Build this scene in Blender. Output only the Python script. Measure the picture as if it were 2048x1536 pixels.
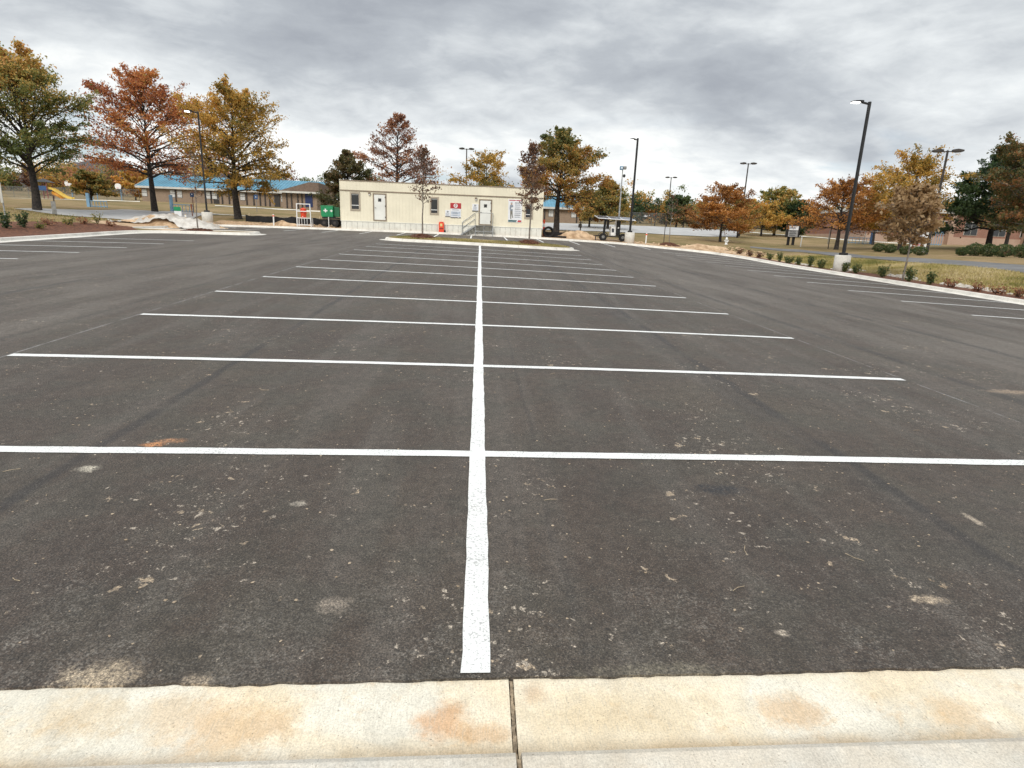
import bpy, math
import numpy as np
from mathutils import Vector, Matrix

R = math.radians
scn = bpy.context.scene
col = scn.collection
for o in list(bpy.data.objects):
    bpy.data.objects.remove(o)

# ------------------------------------------------------------------ camera
cam_d = bpy.data.cameras.new('camera')
cam = bpy.data.objects.new('camera', cam_d)
col.objects.link(cam)
cam_d.sensor_width = 36.0
cam_d.lens = 20.25
cam_d.clip_start = 0.05
cam_d.clip_end = 4000
PITCH, YAW, ROLL = R(-14.242), R(3.632), R(2.174)
fw = Vector((math.sin(YAW) * math.cos(PITCH), math.cos(YAW) * math.cos(PITCH), math.sin(PITCH)))
rt = Vector((math.cos(YAW), -math.sin(YAW), 0))
up = rt.cross(fw)
rt2 = rt * math.cos(ROLL) + up * math.sin(ROLL)
up2 = -rt * math.sin(ROLL) + up * math.cos(ROLL)
cam.matrix_world = Matrix(((rt2.x, up2.x, -fw.x, -0.023), (rt2.y, up2.y, -fw.y, 0.0),
                           (rt2.z, up2.z, -fw.z, 1.782), (0, 0, 0, 1)))
scn.camera = cam
scn.render.resolution_x = 1024
scn.render.resolution_y = 768

# ------------------------------------------------------------------ world
SUN_EL, SUN_AZ = R(40), R(200)      # azimuth clockwise from +Y: behind the camera, slightly left
world = bpy.data.worlds.new('World')
scn.world = world
world.use_nodes = True
nt = world.node_tree
nt.nodes.clear()


class NT:
    """small helper for writing node trees"""
    def __init__(s, tree):
        s.t = tree

    def n(s, typ, ins=None, **kw):
        nd = s.t.nodes.new(typ)
        for k, v in kw.items():
            setattr(nd, k, v)
        for k, v in (ins or {}).items():
            if isinstance(v, bpy.types.NodeSocket):
                s.t.links.new(v, nd.inputs[k])
            else:
                nd.inputs[k].default_value = v
        return nd

    def math(s, op, a, b=0.0, c=None, clamp=False):
        d = {0: a, 1: b}
        if c is not None:
            d[2] = c
        return s.n('ShaderNodeMath', d, operation=op, use_clamp=clamp).outputs[0]

    def mix(s, f, a, b, blend='MIX'):
        nd = s.n('ShaderNodeMix', {0: f}, data_type='RGBA', blend_type=blend)
        for i, v in ((6, a), (7, b)):
            if isinstance(v, bpy.types.NodeSocket):
                s.t.links.new(v, nd.inputs[i])
            else:
                nd.inputs[i].default_value = (*v, 1) if len(v) == 3 else v
        return nd.outputs[2]

    def ramp(s, f, stops, interp='LINEAR'):
        nd = s.n('ShaderNodeValToRGB', {0: f})
        cr = nd.color_ramp
        cr.interpolation = interp
        while len(cr.elements) < len(stops):
            cr.elements.new(0.5)
        for e, (p, c) in zip(cr.elements, stops):
            e.position = p
            e.color = (c, c, c, 1) if isinstance(c, (int, float)) else (*c, 1)
        return nd.outputs[0]

    def noise(s, vec, scale, detail=4.0, rough=0.55, dist=0.0, out=0, dims='3D'):
        return s.n('ShaderNodeTexNoise', {'Vector': vec, 'Scale': scale, 'Detail': detail,
                                          'Roughness': rough, 'Distortion': dist},
                   noise_dimensions=dims).outputs[out]

    def smooth(s, v, a, b):
        return s.n('ShaderNodeMapRange', {0: v, 1: a, 2: b, 3: 0.0, 4: 1.0},
                   interpolation_type='SMOOTHSTEP').outputs[0]

    def vm(s, op, a, b=(0, 0, 0)):
        nd = s.n('ShaderNodeVectorMath', operation=op)
        for i, v in ((0, a), (1, b)):
            if isinstance(v, bpy.types.NodeSocket):
                s.t.links.new(v, nd.inputs[i])
            else:
                nd.inputs[i].default_value = v
        return nd.outputs[0]


W_ = NT(nt)
tc = W_.n('ShaderNodeTexCoord').outputs['Generated']
sep = W_.n('ShaderNodeSeparateXYZ', {0: tc}).outputs
zc = W_.math('MAXIMUM', sep[2], 0.0)
den = W_.math('ADD', zc, 0.17)
px_ = W_.math('DIVIDE', sep[0], den)
py_ = W_.math('DIVIDE', sep[1], den)
plane = W_.n('ShaderNodeCombineXYZ', {0: px_, 1: py_, 2: 0.0}).outputs[0]
pl_a = W_.vm('MULTIPLY', plane, (0.8, 1.15, 1.0))
pl_a = W_.vm('ADD', pl_a, (3.15, 1.1, 0.0))
dome = W_.vm('ADD', W_.vm('MULTIPLY', tc, (1.0, 1.0, 3.6)), (0.2, 6.6, 4.7))
n_big = W_.noise(W_.vm('ADD', W_.vm('MULTIPLY', pl_a, (0.45, 0.45, 0.0)), W_.vm('MULTIPLY', dome, (0.9, 0.9, 0.9))), 1.15, 3.0, 0.5, 0.4)
n_mid = W_.noise(dome, 3.1, 6.0, 0.52, 0.6)
n_fine = W_.noise(W_.vm('ADD', pl_a, W_.vm('MULTIPLY', dome, (2.0, 2.0, 2.0))), 4.0, 7.0, 0.6, 0.3)
nn = W_.math('MULTIPLY_ADD', n_mid, 0.42, W_.math('MULTIPLY', n_big, 0.62))
nn = W_.math('MULTIPLY_ADD', n_fine, 0.2, nn)
nn = W_.math('SUBTRACT', nn, 0.63)                       # about -0.3 .. 0.3, positive = thin cloud
low = W_.smooth(sep[2], 0.24, 0.03)                     # brighter, more broken towards the horizon
nn = W_.math('MULTIPLY_ADD', low, 0.18, nn)
cl = W_.ramp(W_.math('ADD', W_.math('MULTIPLY', nn, 2.8), 0.50),
             [(0.0, (0.325, 0.35, 0.39)), (0.34, (0.43, 0.46, 0.495)), (0.55, (0.56, 0.59, 0.615)), (0.76, (0.69, 0.72, 0.735)), (1.0, (0.89, 0.90, 0.88))])
# the high cloud deck is brighter overhead than near the horizon, as overcast skies are
lift = W_.math('MULTIPLY_ADD', W_.smooth(sep[2], 0.4, 0.95), 1.1, 1.0)
cl = W_.vm('SCALE', cl)
nt.links.new(lift, cl.node.inputs['Scale'])
sky = W_.n('ShaderNodeTexSky', sky_type='NISHITA', sun_disc=False, sun_elevation=SUN_EL,
           sun_rotation=SUN_AZ, altitude=200.0, air_density=1.0, dust_density=1.5).outputs[0]
bg_sky = W_.n('ShaderNodeBackground', {0: sky, 1: 0.09}).outputs[0]
bg_cl = W_.n('ShaderNodeBackground', {0: cl, 1: 1.0}).outputs[0]
gap = W_.math('MULTIPLY', W_.math('MULTIPLY', W_.smooth(sep[2], 0.2, 0.1), 0.7), W_.smooth(W_.noise(W_.vm('ADD', pl_a, (7.0, 2.0, 0)), 1.1, 5.0, 0.5, 0.2), 0.56, 0.68))
mx = W_.n('ShaderNodeMixShader', {0: gap, 1: bg_cl, 2: bg_sky}).outputs[0]
W_.n('ShaderNodeOutputWorld', {0: mx})

# ------------------------------------------------------------------ sun (veiled by cloud) and exposure
sd = bpy.data.lights.new('sun', 'SUN')
sd.energy = 1.9
sd.angle = R(24)
sd.color = (1.0, 0.95, 0.87)
sun = bpy.data.objects.new('sun', sd)
col.objects.link(sun)
sdir = Vector((math.sin(SUN_AZ) * math.cos(SUN_EL), math.cos(SUN_AZ) * math.cos(SUN_EL), math.sin(SUN_EL)))
sun.rotation_euler = sdir.to_track_quat('Z', 'Y').to_euler()
sun.location = (0, -20, 60)
vs = scn.view_settings
vs.view_transform = 'Standard'
vs.look = 'None'
vs.exposure = 0.3
vs.gamma = 1.0
vs.use_curve_mapping = False

# ------------------------------------------------------------------ mesh helpers
rng = np.random.default_rng(11)


class MB:
    """collects simple shapes into one mesh"""
    def __init__(s):
        s.v, s.f = [], []

    def add(s, verts, faces):
        b = len(s.v)
        s.v.extend([tuple(map(float, p)) for p in verts])
        s.f.extend([tuple(i + b for i in q) for q in faces])
        return s

    def box(s, x0, x1, y0, y1, z0, z1):
        return s.add([(x0, y0, z0), (x1, y0, z0), (x1, y1, z0), (x0, y1, z0),
                      (x0, y0, z1), (x1, y0, z1), (x1, y1, z1), (x0, y1, z1)],
                     [(0, 3, 2, 1), (4, 5, 6, 7), (0, 1, 5, 4), (1, 2, 6, 5), (2, 3, 7, 6), (3, 0, 4, 7)])

    def bar(s, a, b, w, h=None):
        """square bar between two points"""
        a, b = Vector(a), Vector(b)
        d = (b - a).normalized()
        u = d.cross(Vector((0, 0, 1)))
        if u.length < 1e-3:
            u = Vector((1, 0, 0))
        u.normalize()
        v = u.cross(d)
        h = h or w
        q = []
        for p in (a, b):
            for i, j in ((-1, -1), (1, -1), (1, 1), (-1, 1)):
                q.append(p + u * (i * w / 2) + v * (j * h / 2))
        return s.add(q, [(0, 1, 2, 3), (7, 6, 5, 4), (0, 4, 5, 1), (1, 5, 6, 2), (2, 6, 7, 3), (3, 7, 4, 0)])

    def tube(s, pts, rad, n=8, cap=True):
        pts = [Vector(p) for p in pts]
        if not hasattr(rad, '__len__'):
            rad = [rad] * len(pts)
        vs_, fs = [], []
        for i, p in enumerate(pts):
            d = (pts[min(i + 1, len(pts) - 1)] - pts[max(i - 1, 0)]).normalized()
            u = d.cross(Vector((0.13, 0.27, 0.95)))
            if u.length < 0.05:
                u = d.cross(Vector((1, 0, 0)))
            u.normalize()
            w = d.cross(u)
            for k in range(n):
                a = 2 * math.pi * k / n
                vs_.append(p + (u * math.cos(a) + w * math.sin(a)) * rad[i])
        for i in range(len(pts) - 1):
            for k in range(n):
                k2 = (k + 1) % n
                fs.append((i * n + k, i * n + k2, (i + 1) * n + k2, (i + 1) * n + k))
        if cap:
            fs.append(tuple(range(n - 1, -1, -1)))
            fs.append(tuple((len(pts) - 1) * n + k for k in range(n)))
        return s.add(vs_, fs)

    def lathe(s, prof, c=(0, 0, 0), n=16):
        """prof: list of (radius, z)"""
        vs_, fs = [], []
        for r_, z in prof:
            for k in range(n):
                a = 2 * math.pi * k / n
                vs_.append((c[0] + r_ * math.cos(a), c[1] + r_ * math.sin(a), c[2] + z))
        for i in range(len(prof) - 1):
            for k in range(n):
                k2 = (k + 1) % n
                fs.append((i * n + k, i * n + k2, (i + 1) * n + k2, (i + 1) * n + k))
        fs.append(tuple(range(n - 1, -1, -1)))
        fs.append(tuple((len(prof) - 1) * n + k for k in range(n)))
        return s.add(vs_, fs)

    def prism(s, poly, y0, y1):
        """poly in x,z extruded along y"""
        n = len(poly)
        vs_ = [(x, y0, z) for x, z in poly] + [(x, y1, z) for x, z in poly]
        fs = [tuple(range(n)), tuple(range(2 * n - 1, n - 1, -1))]
        fs += [(i, i + n, (i + 1) % n + n, (i + 1) % n) for i in range(n)]
        return s.add(vs_, fs)

    def build(s, name, m, parent=None, smooth=False, loc=None, bevel=0.0):
        me = bpy.data.meshes.new(name)
        me.from_pydata(s.v, [], s.f)
        return link(name, me, m, parent, smooth, loc, bevel)


def link(name, me, m, parent=None, smooth=False, loc=None, bevel=0.0):
    me.update()
    if m is not None and not me.materials:
        me.materials.append(m)
    if smooth:
        me.polygons.foreach_set('use_smooth', [True] * len(me.polygons))
    o = bpy.data.objects.new(name, me)
    col.objects.link(o)
    if parent is not None:
        o.parent = parent
    if loc is not None:
        o.location = loc
    if bevel:
        bv = o.modifiers.new('bevel', 'BEVEL')
        bv.width = bevel
        bv.segments = 2
        bv.limit_method = 'ANGLE'
    return o


def tag(o, label=None, cat=None, group=None, kind=None):
    for k, v in (('label', label), ('category', cat), ('group', group), ('kind', kind)):
        if v:
            o[k] = v
    return o


def empty(name, loc, rz=0.0):
    o = bpy.data.objects.new(name, None)
    o.empty_display_size = 0.3
    col.objects.link(o)
    o.location = loc
    o.rotation_euler = (0, 0, rz)
    return o


def copy_tree(o, parent=None):
    c = o.copy()
    col.objects.link(c)
    c.parent = parent
    for ch in list(o.children):
        copy_tree(ch, c)
    return c


# ------------------------------------------------------------------ materials
MATS = {}


def mat(name, color, rough=0.6, var=0.12, scale=3.0, bump=0.0, bscale=40.0, metal=0.0, spec=0.4, color2=None,
        dirt=None):
    """plain painted / bare surface with a little uneven colour, wear and relief"""
    if name in MATS:
        return MATS[name]
    m = bpy.data.materials.new(name)
    m.use_nodes = True
    t = NT(m.node_tree)
    b = m.node_tree.nodes['Principled BSDF']
    pos = t.n('ShaderNodeTexCoord').outputs['Object']
    nz = t.noise(pos, scale, 5.0, 0.6)
    c2 = color2 or tuple(max(0.0, c * (1 - 2.2 * var)) for c in color)
    c1 = tuple(min(1.0, c * (1 + 0.6 * var)) for c in color)
    cc = t.mix(t.smooth(nz, 0.32, 0.68), c2, c1)
    if dirt:
        cc = t.mix(t.math('MULTIPLY', t.smooth(t.noise(pos, scale * 2.7, 6.0, 0.65), 0.55, 0.75), 0.6), cc, dirt)
    m.node_tree.links.new(cc, b.inputs['Base Color'])
    b.inputs['Roughness'].default_value = rough
    b.inputs['Metallic'].default_value = metal
    b.inputs['Specular IOR Level'].default_value = spec
    if bump:
        bp = t.n('ShaderNodeBump', {'Height': t.noise(pos, bscale, 4.0, 0.6), 'Strength': bump, 'Distance': 0.02})
        m.node_tree.links.new(bp.outputs[0], b.inputs['Normal'])
    MATS[name] = m
    return m


def emit(name, color, s):
    m = bpy.data.materials.new(name)
    m.use_nodes = True
    b = m.node_tree.nodes['Principled BSDF']
    b.inputs['Base Color'].default_value = (*color, 1)
    b.inputs['Emission Color'].default_value = (*color, 1)
    b.inputs['Emission Strength'].default_value = s
    return m


# ------------------------------------------------------------------ lie of the land
LOT = None


def zlot(x, y):
    """graded surface of the car park: rises away from the camera, falls to both sides"""
    xs = np.clip(x, -26, 26)
    ys = np.clip(y, -3, 52)
    w = np.clip((ys - 36) / 14, 0, 1)
    ax = np.abs(xs)
    tw = np.interp(ys, [2, 4.2, 7, 9.7, 12.4, 15, 20, 27, 36], [0.012, 0.010, 0.005, 0.001, -0.003, -0.006, -0.009, -0.010, 0.0]) * xs * np.clip((12 - ax) / 6, 0, 1)
    return tw + w * w * (3 - 2 * w) * np.clip(0.011 * xs, -0.12, 0.13) - 0.0073 * xs - 0.000834 * xs * xs + 0.03285 * ys - 0.000293 * xs * ys + 0.00007 * ys * ys


def round_path(pts, rads, n=7):
    out = []
    for i, p in enumerate(pts):
        r_ = rads[i]
        if r_ <= 0 or i in (0, len(pts) - 1):
            out.append(np.array(p, float))
            continue
        p = np.array(p, float)
        a = np.array(pts[i - 1], float) - p
        b = np.array(pts[i + 1], float) - p
        a = p + a / np.linalg.norm(a) * r_
        b = p + b / np.linalg.norm(b) * r_
        for k in range(n + 1):
            t = k / n
            out.append((1 - t) ** 2 * a + 2 * t * (1 - t) * p + t * t * b)
    return np.array(out)


KERB_PTS = [(-19.6, -2.0), (-19.6, 35.6), (-13.4, 35.6), (-13.4, 37.9), (-22.3, 37.9), (-22.3, 50.3), (12.2, 50.3),
            (15.0, 48.4), (18.4, 47.2), (20.0, 44.0), (20.0, -2.0)]
KERB_RAD = [0, 2.2, 1.0, 1.0, 1.5, 1.5, 1.4, 1.4, 1.6, 2.4, 0]
KERB = round_path(KERB_PTS, KERB_RAD)


def sdist(x, y, poly):
    """signed distance to a closed polygon, positive outside"""
    x = np.asarray(x, float)
    y = np.asarray(y, float)
    sh = x.shape
    x, y = x.ravel(), y.ravel()
    A = np.asarray(poly, float)
    B = np.roll(A, -1, 0)
    E = B - A
    out = np.empty(len(x))
    for i in range(0, len(x), 4000):
        px, py = x[i:i + 4000, None], y[i:i + 4000, None]
        dx, dy = px - A[:, 0], py - A[:, 1]
        t = np.clip((dx * E[:, 0] + dy * E[:, 1]) / ((E ** 2).sum(1) + 1e-12), 0, 1)
        d2 = ((dx - t * E[:, 0]) ** 2 + (dy - t * E[:, 1]) ** 2).min(1)
        c = ((A[:, 1] > py) != (B[:, 1] > py)) & (dx < E[:, 0] * dy / np.where(E[:, 1] == 0, 1e-12, E[:, 1]))
        out[i:i + 4000] = np.sqrt(d2) * np.where(c.sum(1) % 2 == 1, -1, 1)
    return out.reshape(sh)


# spot heights surveyed outside the car park (x, y, z)
SPOTS = [
    # left: lawn, drive, school
    (-33.93, 48.00, 2.46), (-31.49, 60.00, 2.92), (-22.07, 56.00, 2.52), (-26.95, 44.00, 1.92), (-26.83, 36.00, 1.44), (-25.14, 47.00, 1.85), (-32.31, 48.00, 2.27),
    (-21.70, 28.61, 1.34), (-21.70, 30.52, 1.46), (-21.70, 32.67, 1.57), (-21.60, 34.99, 1.67), (-21.70, 24.52, 1.12),
    (-65.26, 120.00, 6.01), (-32.38, 118.00, 5.73), (-81.26, 125.00, 6.03), (-89.44, 120.00, 5.59), (-32.87, 75.00, 3.46), (-22.93, 70.00, 2.99),
    # behind the trailer
    (-9.31, 66.00, 3.18), (0.94, 78.00, 3.27), (7.82, 62.00, 2.37), (10.12, 60.00, 2.40), (17.83, 112.00, 4.90),
    # right: other car park, lawn, bank, road
    (17.53, 74.00, 3.03), (27.63, 96.00, 4.30), (26.38, 64.00, 2.17), (24.55, 58.00, 1.91), (33.28, 62.00, 2.07), (44.51, 100.00, 4.25),
    (17.88, 55.00, 1.80), (33.49, 54.00, 1.83), (63.25, 100.00, 4.19),
    (27.00, 27.90, 1.01), (27.00, 32.37, 1.13), (27.00, 37.39, 1.15), (28.00, 43.21, 1.27),
    (33.00, 34.27, 1.48), (33.00, 39.72, 1.57), (33.00, 44.70, 1.55), (34.00, 48.85, 1.75), (46.00, 51.04, 2.38), (42.00, 44.00, 2.00), (69.80, 80.00, 3.05),
    (24.00, 30.05, 0.93), (24.00, 25.96, 0.65), (24.00, 36.89, 0.81),
    # far rise
    (-170, 230, 13.0), (0, 240, 13.0), (170, 240, 10.0), (-400, 420, 18.0), (0, 420, 18.0), (400, 420, 14.0), (-400, 60, 4.0), (400, 60, 4.0),
    (-60, -60, -1.5), (60, -60, -3.0), (-60, 15, 1.2), (70, 25, 2.0), (-300, -200, -3.0), (300, -200, -3.0), (0, -60, -1.0),
]


def tps_fit(P, lam):
    P = np.array(P, float)
    n = len(P)
    d = np.sqrt(((P[:, None, :2] - P[None, :, :2]) ** 2).sum(-1)) / 50
    K = np.where(d > 1e-9, d * d * np.log(d + 1e-12), 0) + lam * np.eye(n)
    A = np.zeros((n + 3, n + 3))
    A[:n, :n] = K
    A[:n, n] = 1
    A[:n, n + 1:] = P[:, :2] / 50
    A[n:, :n] = A[:n, n:].T
    w = np.linalg.solve(A, np.r_[P[:, 2], 0, 0, 0])
    return P, w


_edge = [(x, y, float(zlot(x, y)) + 0.12) for x, y in
         [(-20.5, 0), (-20.5, 8), (-20.5, 16), (-20.5, 24), (-20.5, 32), (-23, 40), (-23, 46), (-22, 51.5), (-14, 51.5), (-6, 51.5), (2, 51.5), (10, 51.5),
          (14, 50.5), (17, 48.5), (20.5, 46.5), (21, 40), (21, 34), (21, 28), (21, 22), (21, 16), (21, 8), (21, 0), (0, 20), (-10, 10), (10, 10), (0, 40), (0, 0),
          (-10, 30), (10, 30)]]
TP, TW = tps_fit([p for p in SPOTS] + _edge, 1e-4)


def tps(x, y):
    x = np.atleast_1d(np.asarray(x, float))
    y = np.atleast_1d(np.asarray(y, float))
    z = TW[-3] + TW[-2] * x / 50 + TW[-1] * y / 50
    for i in range(0, len(x), 4000):
        d2 = ((x[i:i + 4000, None] - TP[:, 0]) ** 2 + (y[i:i + 4000, None] - TP[:, 1]) ** 2) / 2500
        z[i:i + 4000] += (0.5 * d2 * np.log(d2 + 1e-12)) @ TW[:len(TP)]
    return z


def bumps(x, y, s, seed=0):
    """cheap smooth pseudo noise, about -1..1"""
    k = np.random.default_rng(seed).uniform(-1, 1, (6, 3))
    z = 0
    for a, b, c in k:
        z = z + np.sin((a * x + b * y) * s * 2.2 + c * 9)
    return z / 3.2


def ter(x, y):
    """height of the ground"""
    sh = np.shape(x)
    x = np.atleast_1d(np.asarray(x, float)).ravel()
    y = np.atleast_1d(np.asarray(y, float)).ravel()
    d = sdist(x, y, KERB)
    zl = zlot(x, y)
    w = np.clip((d - 0.3) / 2.0, 0, 1)
    w = w * w * (3 - 2 * w)
    far = np.clip((d - 3) / 6, 0, 1)
    zo = zl + 0.12 + w * (tps(x, y) - zl - 0.12) + far * 0.035 * bumps(x, y, 0.55, 3)
    k = np.clip((d - 0.02) / 0.2, 0, 1)
    z = (zl - 0.09) * (1 - k) + zo * k
    # behind the near kerb the pavement takes over
    z = np.where(y < 1.4, np.minimum(z, zl - 0.09), z)
    return z.reshape(sh) if sh else float(z[0])


def on(x, y, dz=0.0):
    return (x, y, ter(x, y) + dz)


# ================================================================== SETTING
def axis(a, b, fine0, fine1, fs, grow=1.25):
    v = list(np.arange(fine0, fine1 + 1e-6, fs))
    s, x = fs, fine1
    while x < b:
        s *= grow
        x += s
        v.append(min(x, b))
    s, x = fs, fine0
    lo = []
    while x > a:
        s *= grow
        x -= s
        lo.append(max(x, a))
    return np.array(lo[::-1] + v)


def grid_mesh(name, xs, ys, zfun, m, parent=None, smooth=True):
    X, Y = np.meshgrid(xs, ys)
    Z = zfun(X, Y)
    nx, ny = len(xs), len(ys)
    i = np.arange(nx * ny).reshape(ny, nx)
    f = np.stack([i[:-1, :-1], i[:-1, 1:], i[1:, 1:], i[1:, :-1]], -1).reshape(-1, 4)
    me = bpy.data.meshes.new(name)
    me.from_pydata(np.stack([X, Y, Z], -1).reshape(-1, 3).tolist(), [], f.tolist())
    return link(name, me, m, parent, smooth)


def ground_mat():
    m = bpy.data.materials.new('dormant lawn')
    m.use_nodes = True
    t = NT(m.node_tree)
    b = m.node_tree.nodes['Principled BSDF']
    pos = t.n('ShaderNodeTexCoord').outputs['Object']
    big = t.noise(pos, 0.16, 4.0, 0.6, 0.6)
    mid = t.noise(pos, 0.9, 5.0, 0.65, 0.3)
    fine = t.noise(pos, 9.0, 4.0, 0.7)
    f = t.math('ADD', t.math('MULTIPLY', big, 0.75), t.math('MULTIPLY', mid, 0.45))
    f = t.math('MULTIPLY_ADD', fine, 0.22, t.math('SUBTRACT', f, 0.2))
    c = t.ramp(f, [(0.25, (0.115, 0.105, 0.04)), (0.42, (0.21, 0.165, 0.075)), (0.55, (0.29, 0.21, 0.11)),
                   (0.72, (0.38, 0.27, 0.16))])
    c = t.mix(t.math('MULTIPLY', t.smooth(t.noise(pos, 26.0, 3.0, 0.7), 0.45, 0.7), 0.4), c, (0.11, 0.10, 0.045))
    m.node_tree.links.new(c, b.inputs['Base Color'])
    b.inputs['Roughness'].default_value = 0.95
    b.inputs['Specular IOR Level'].default_value = 0.1
    bp = t.n('ShaderNodeBump', {'Height': t.noise(pos, 14.0, 5.0, 0.7), 'Strength': 0.8, 'Distance': 0.08})
    m.node_tree.links.new(bp.outputs[0], b.inputs['Normal'])
    return m


M_LAWN = ground_mat()
xs = axis(-900, 900, -28, 36, 0.4)
ys = axis(-300, 1100, 0, 58, 0.4)
ground = grid_mesh('ground', xs, ys, ter, M_LAWN)
tag(ground, kind='structure')


# ---- asphalt
def asphalt_mat():
    m = bpy.data.materials.new('fresh asphalt')
    m.use_nodes = True
    t = NT(m.node_tree)
    L = m.node_tree.links
    b = m.node_tree.nodes['Principled BSDF']
    pos = t.n('ShaderNodeTexCoord').outputs['Object']
    s = t.n('ShaderNodeSeparateXYZ', {0: pos}).outputs
    x, y = s[0], s[1]
    wob = t.math('MULTIPLY', t.math('SUBTRACT', t.noise(pos, 0.9, 3.0), 0.5), 0.22)
    xw = t.math('ADD', x, wob)
    # mottled binder
    base = t.ramp(t.noise(pos, 0.55, 6.0, 0.62, 0.4), [(0.3, (0.052, 0.038, 0.0295)), (0.5, (0.069, 0.0515, 0.039)), (0.72, (0.082, 0.067, 0.049))])
    streak = t.noise(t.vm('MULTIPLY', pos, (1.0, 0.10, 1.0)), 2.3, 5.0, 0.6)
    base = t.mix(t.math('MULTIPLY', t.smooth(streak, 0.44, 0.66), 0.7), base, (0.102, 0.086, 0.071))
    base = t.mix(t.math('MULTIPLY', t.smooth(t.noise(t.vm('ADD', pos, (5, 9, 0)), 1.9, 4.0, 0.6), 0.42, 0.62), 0.45), base, (0.062, 0.058, 0.045))
    # travelled lanes between the rows are greyed by traffic
    ax = t.math('ABSOLUTE', t.math('ADD', x, 0.1))
    lane = t.math('MULTIPLY', t.smooth(ax, 5.2, 6.6), t.smooth(ax, 14.6, 13.2))
    far = t.smooth(y, 33.5, 36.0)
    lane = t.math('MAXIMUM', lane, t.math('MULTIPLY', far, 0.8))
    lane = t.math('MULTIPLY', lane, t.smooth(t.noise(t.vm('MULTIPLY', pos, (1.0, 0.16, 1.0)), 1.1, 5.0, 0.6), 0.3, 0.75))
    base = t.mix(t.math('MULTIPLY', lane, 0.85), base, (0.148, 0.127, 0.105))
    # dusty bloom
    bloom = t.smooth(t.noise(pos, 1.6, 7.0, 0.7, 0.8), 0.54, 0.8)
    base = t.mix(t.math('MULTIPLY', bloom, 0.38), base, (0.16, 0.138, 0.11))
    grit = t.math('MULTIPLY', t.smooth(y, 3.6, 2.0), t.smooth(t.noise(pos, 3.2, 6.0, 0.7, 0.6), 0.42, 0.72))
    grit = t.math('MULTIPLY', grit, t.smooth(t.noise(pos, 48.0, 3.0, 0.7), 0.45, 0.62))
    base = t.mix(t.math('MULTIPLY', grit, 0.6), base, (0.26, 0.235, 0.20))
    # paving seams running away from the camera
    for sx, w_, k in ((-2.87, 0.08, 0.65), (2.97, 0.09, 0.7), (2.80, 0.2, 0.3), (-8.9, 0.12, 0.55), (9.0, 0.15, 0.55), (-11.9, 0.1, 0.4), (6.3, 0.14, 0.55), (12.1, 0.1, 0.35), (0.45, 0.03, 0.25), (-6.2, 0.08, 0.3)):
        d = t.math('ABSOLUTE', t.math('SUBTRACT', xw, sx))
        k2 = t.math('MULTIPLY', t.smooth(d, w_, w_ * 0.25), t.smooth(t.noise(pos, 1.1, 3.0), 0.3, 0.55))
        base = t.mix(t.math('MULTIPLY', k2, k), base, (0.030, 0.027, 0.026))
    # chalk snap lines at the stall ends
    thin = t.math('ADD', x, t.math('MULTIPLY', t.math('SUBTRACT', t.noise(pos, 0.3, 2.0), 0.5), 0.03))
    for sx in (-5.53, 5.53, -13.62, 13.32):
        d = t.math('ABSOLUTE', t.math('SUBTRACT', thin, sx))
        k2 = t.math('MULTIPLY', t.smooth(d, 0.022, 0.008), t.smooth(t.noise(pos, 2.3, 4.0), 0.36, 0.6))
        base = t.mix(t.math('MULTIPLY', k2, 0.55), base, (0.33, 0.32, 0.31))
    # scuffs
    sc = t.noise(t.vm('MULTIPLY', t.vm('ADD', pos, (3.0, 1.0, 0.0)), (3.0, 0.55, 1.0)), 3.0, 6.0, 0.75, 1.2)
    base = t.mix(t.math('MULTIPLY', t.smooth(sc, 0.66, 0.74), 0.3), base, (0.19, 0.165, 0.14))
    for ang, off in ((0.5, 0.0), (-0.9, 7.0), (1.35, 13.0)):
        vr = t.n('ShaderNodeVectorRotate', {'Vector': t.vm('ADD', pos, (off, off, 0.0)), 'Angle': ang}, rotation_type='Z_AXIS').outputs[0]
        sc = t.noise(t.vm('MULTIPLY', vr, (26.0, 1.1, 1.0)), 1.0, 5.0, 0.6, 0.15)
        sc = t.math('MULTIPLY', t.smooth(sc, 0.70, 0.735), t.smooth(t.noise(t.vm('ADD', pos, (off, 0, 0)), 0.9, 3.0), 0.45, 0.62))
        base = t.mix(t.math('MULTIPLY', sc, 0.5), base, (0.26, 0.225, 0.185))
    # tracked clay and mortar: small clots of several sizes, thicker close to the gutter
    near = t.math('ADD', t.math('MULTIPLY', t.smooth(y, 4.2, 2.1), 0.026), t.math('MULTIPLY', t.smooth(y, 10.0, 3.0), 0.02))
    patch = t.math('MULTIPLY', t.math('SUBTRACT', t.smooth(t.noise(pos, 0.75, 4.0, 0.6), 0.38, 0.68), 0.62), 0.10)
    for sc_, thr, str_, cc in ((2.2, 0.70, 0.75, (0.36, 0.26, 0.165)), (6.5, 0.66, 0.85, (0.42, 0.325, 0.225)), (17.0, 0.648, 0.85, (0.46, 0.39, 0.31)), (45.0, 0.664, 0.75, (0.36, 0.31, 0.25))):
        v = t.noise(t.vm('ADD', pos, (sc_ * 1.7, sc_, 0.0)), sc_, 9.0, 0.68, 0.2)
        v = t.math('ADD', t.math('ADD', v, near), patch)
        base = t.mix(t.math('MULTIPLY', t.smooth(v, thr, thr + 0.03), str_), base, cc)
    # spills with a shape of their own
    warp = t.vm('SUBTRACT', t.noise(pos, 12.0, 8.0, 0.75, out=1), (0.5, 0.5, 0.5))
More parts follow.
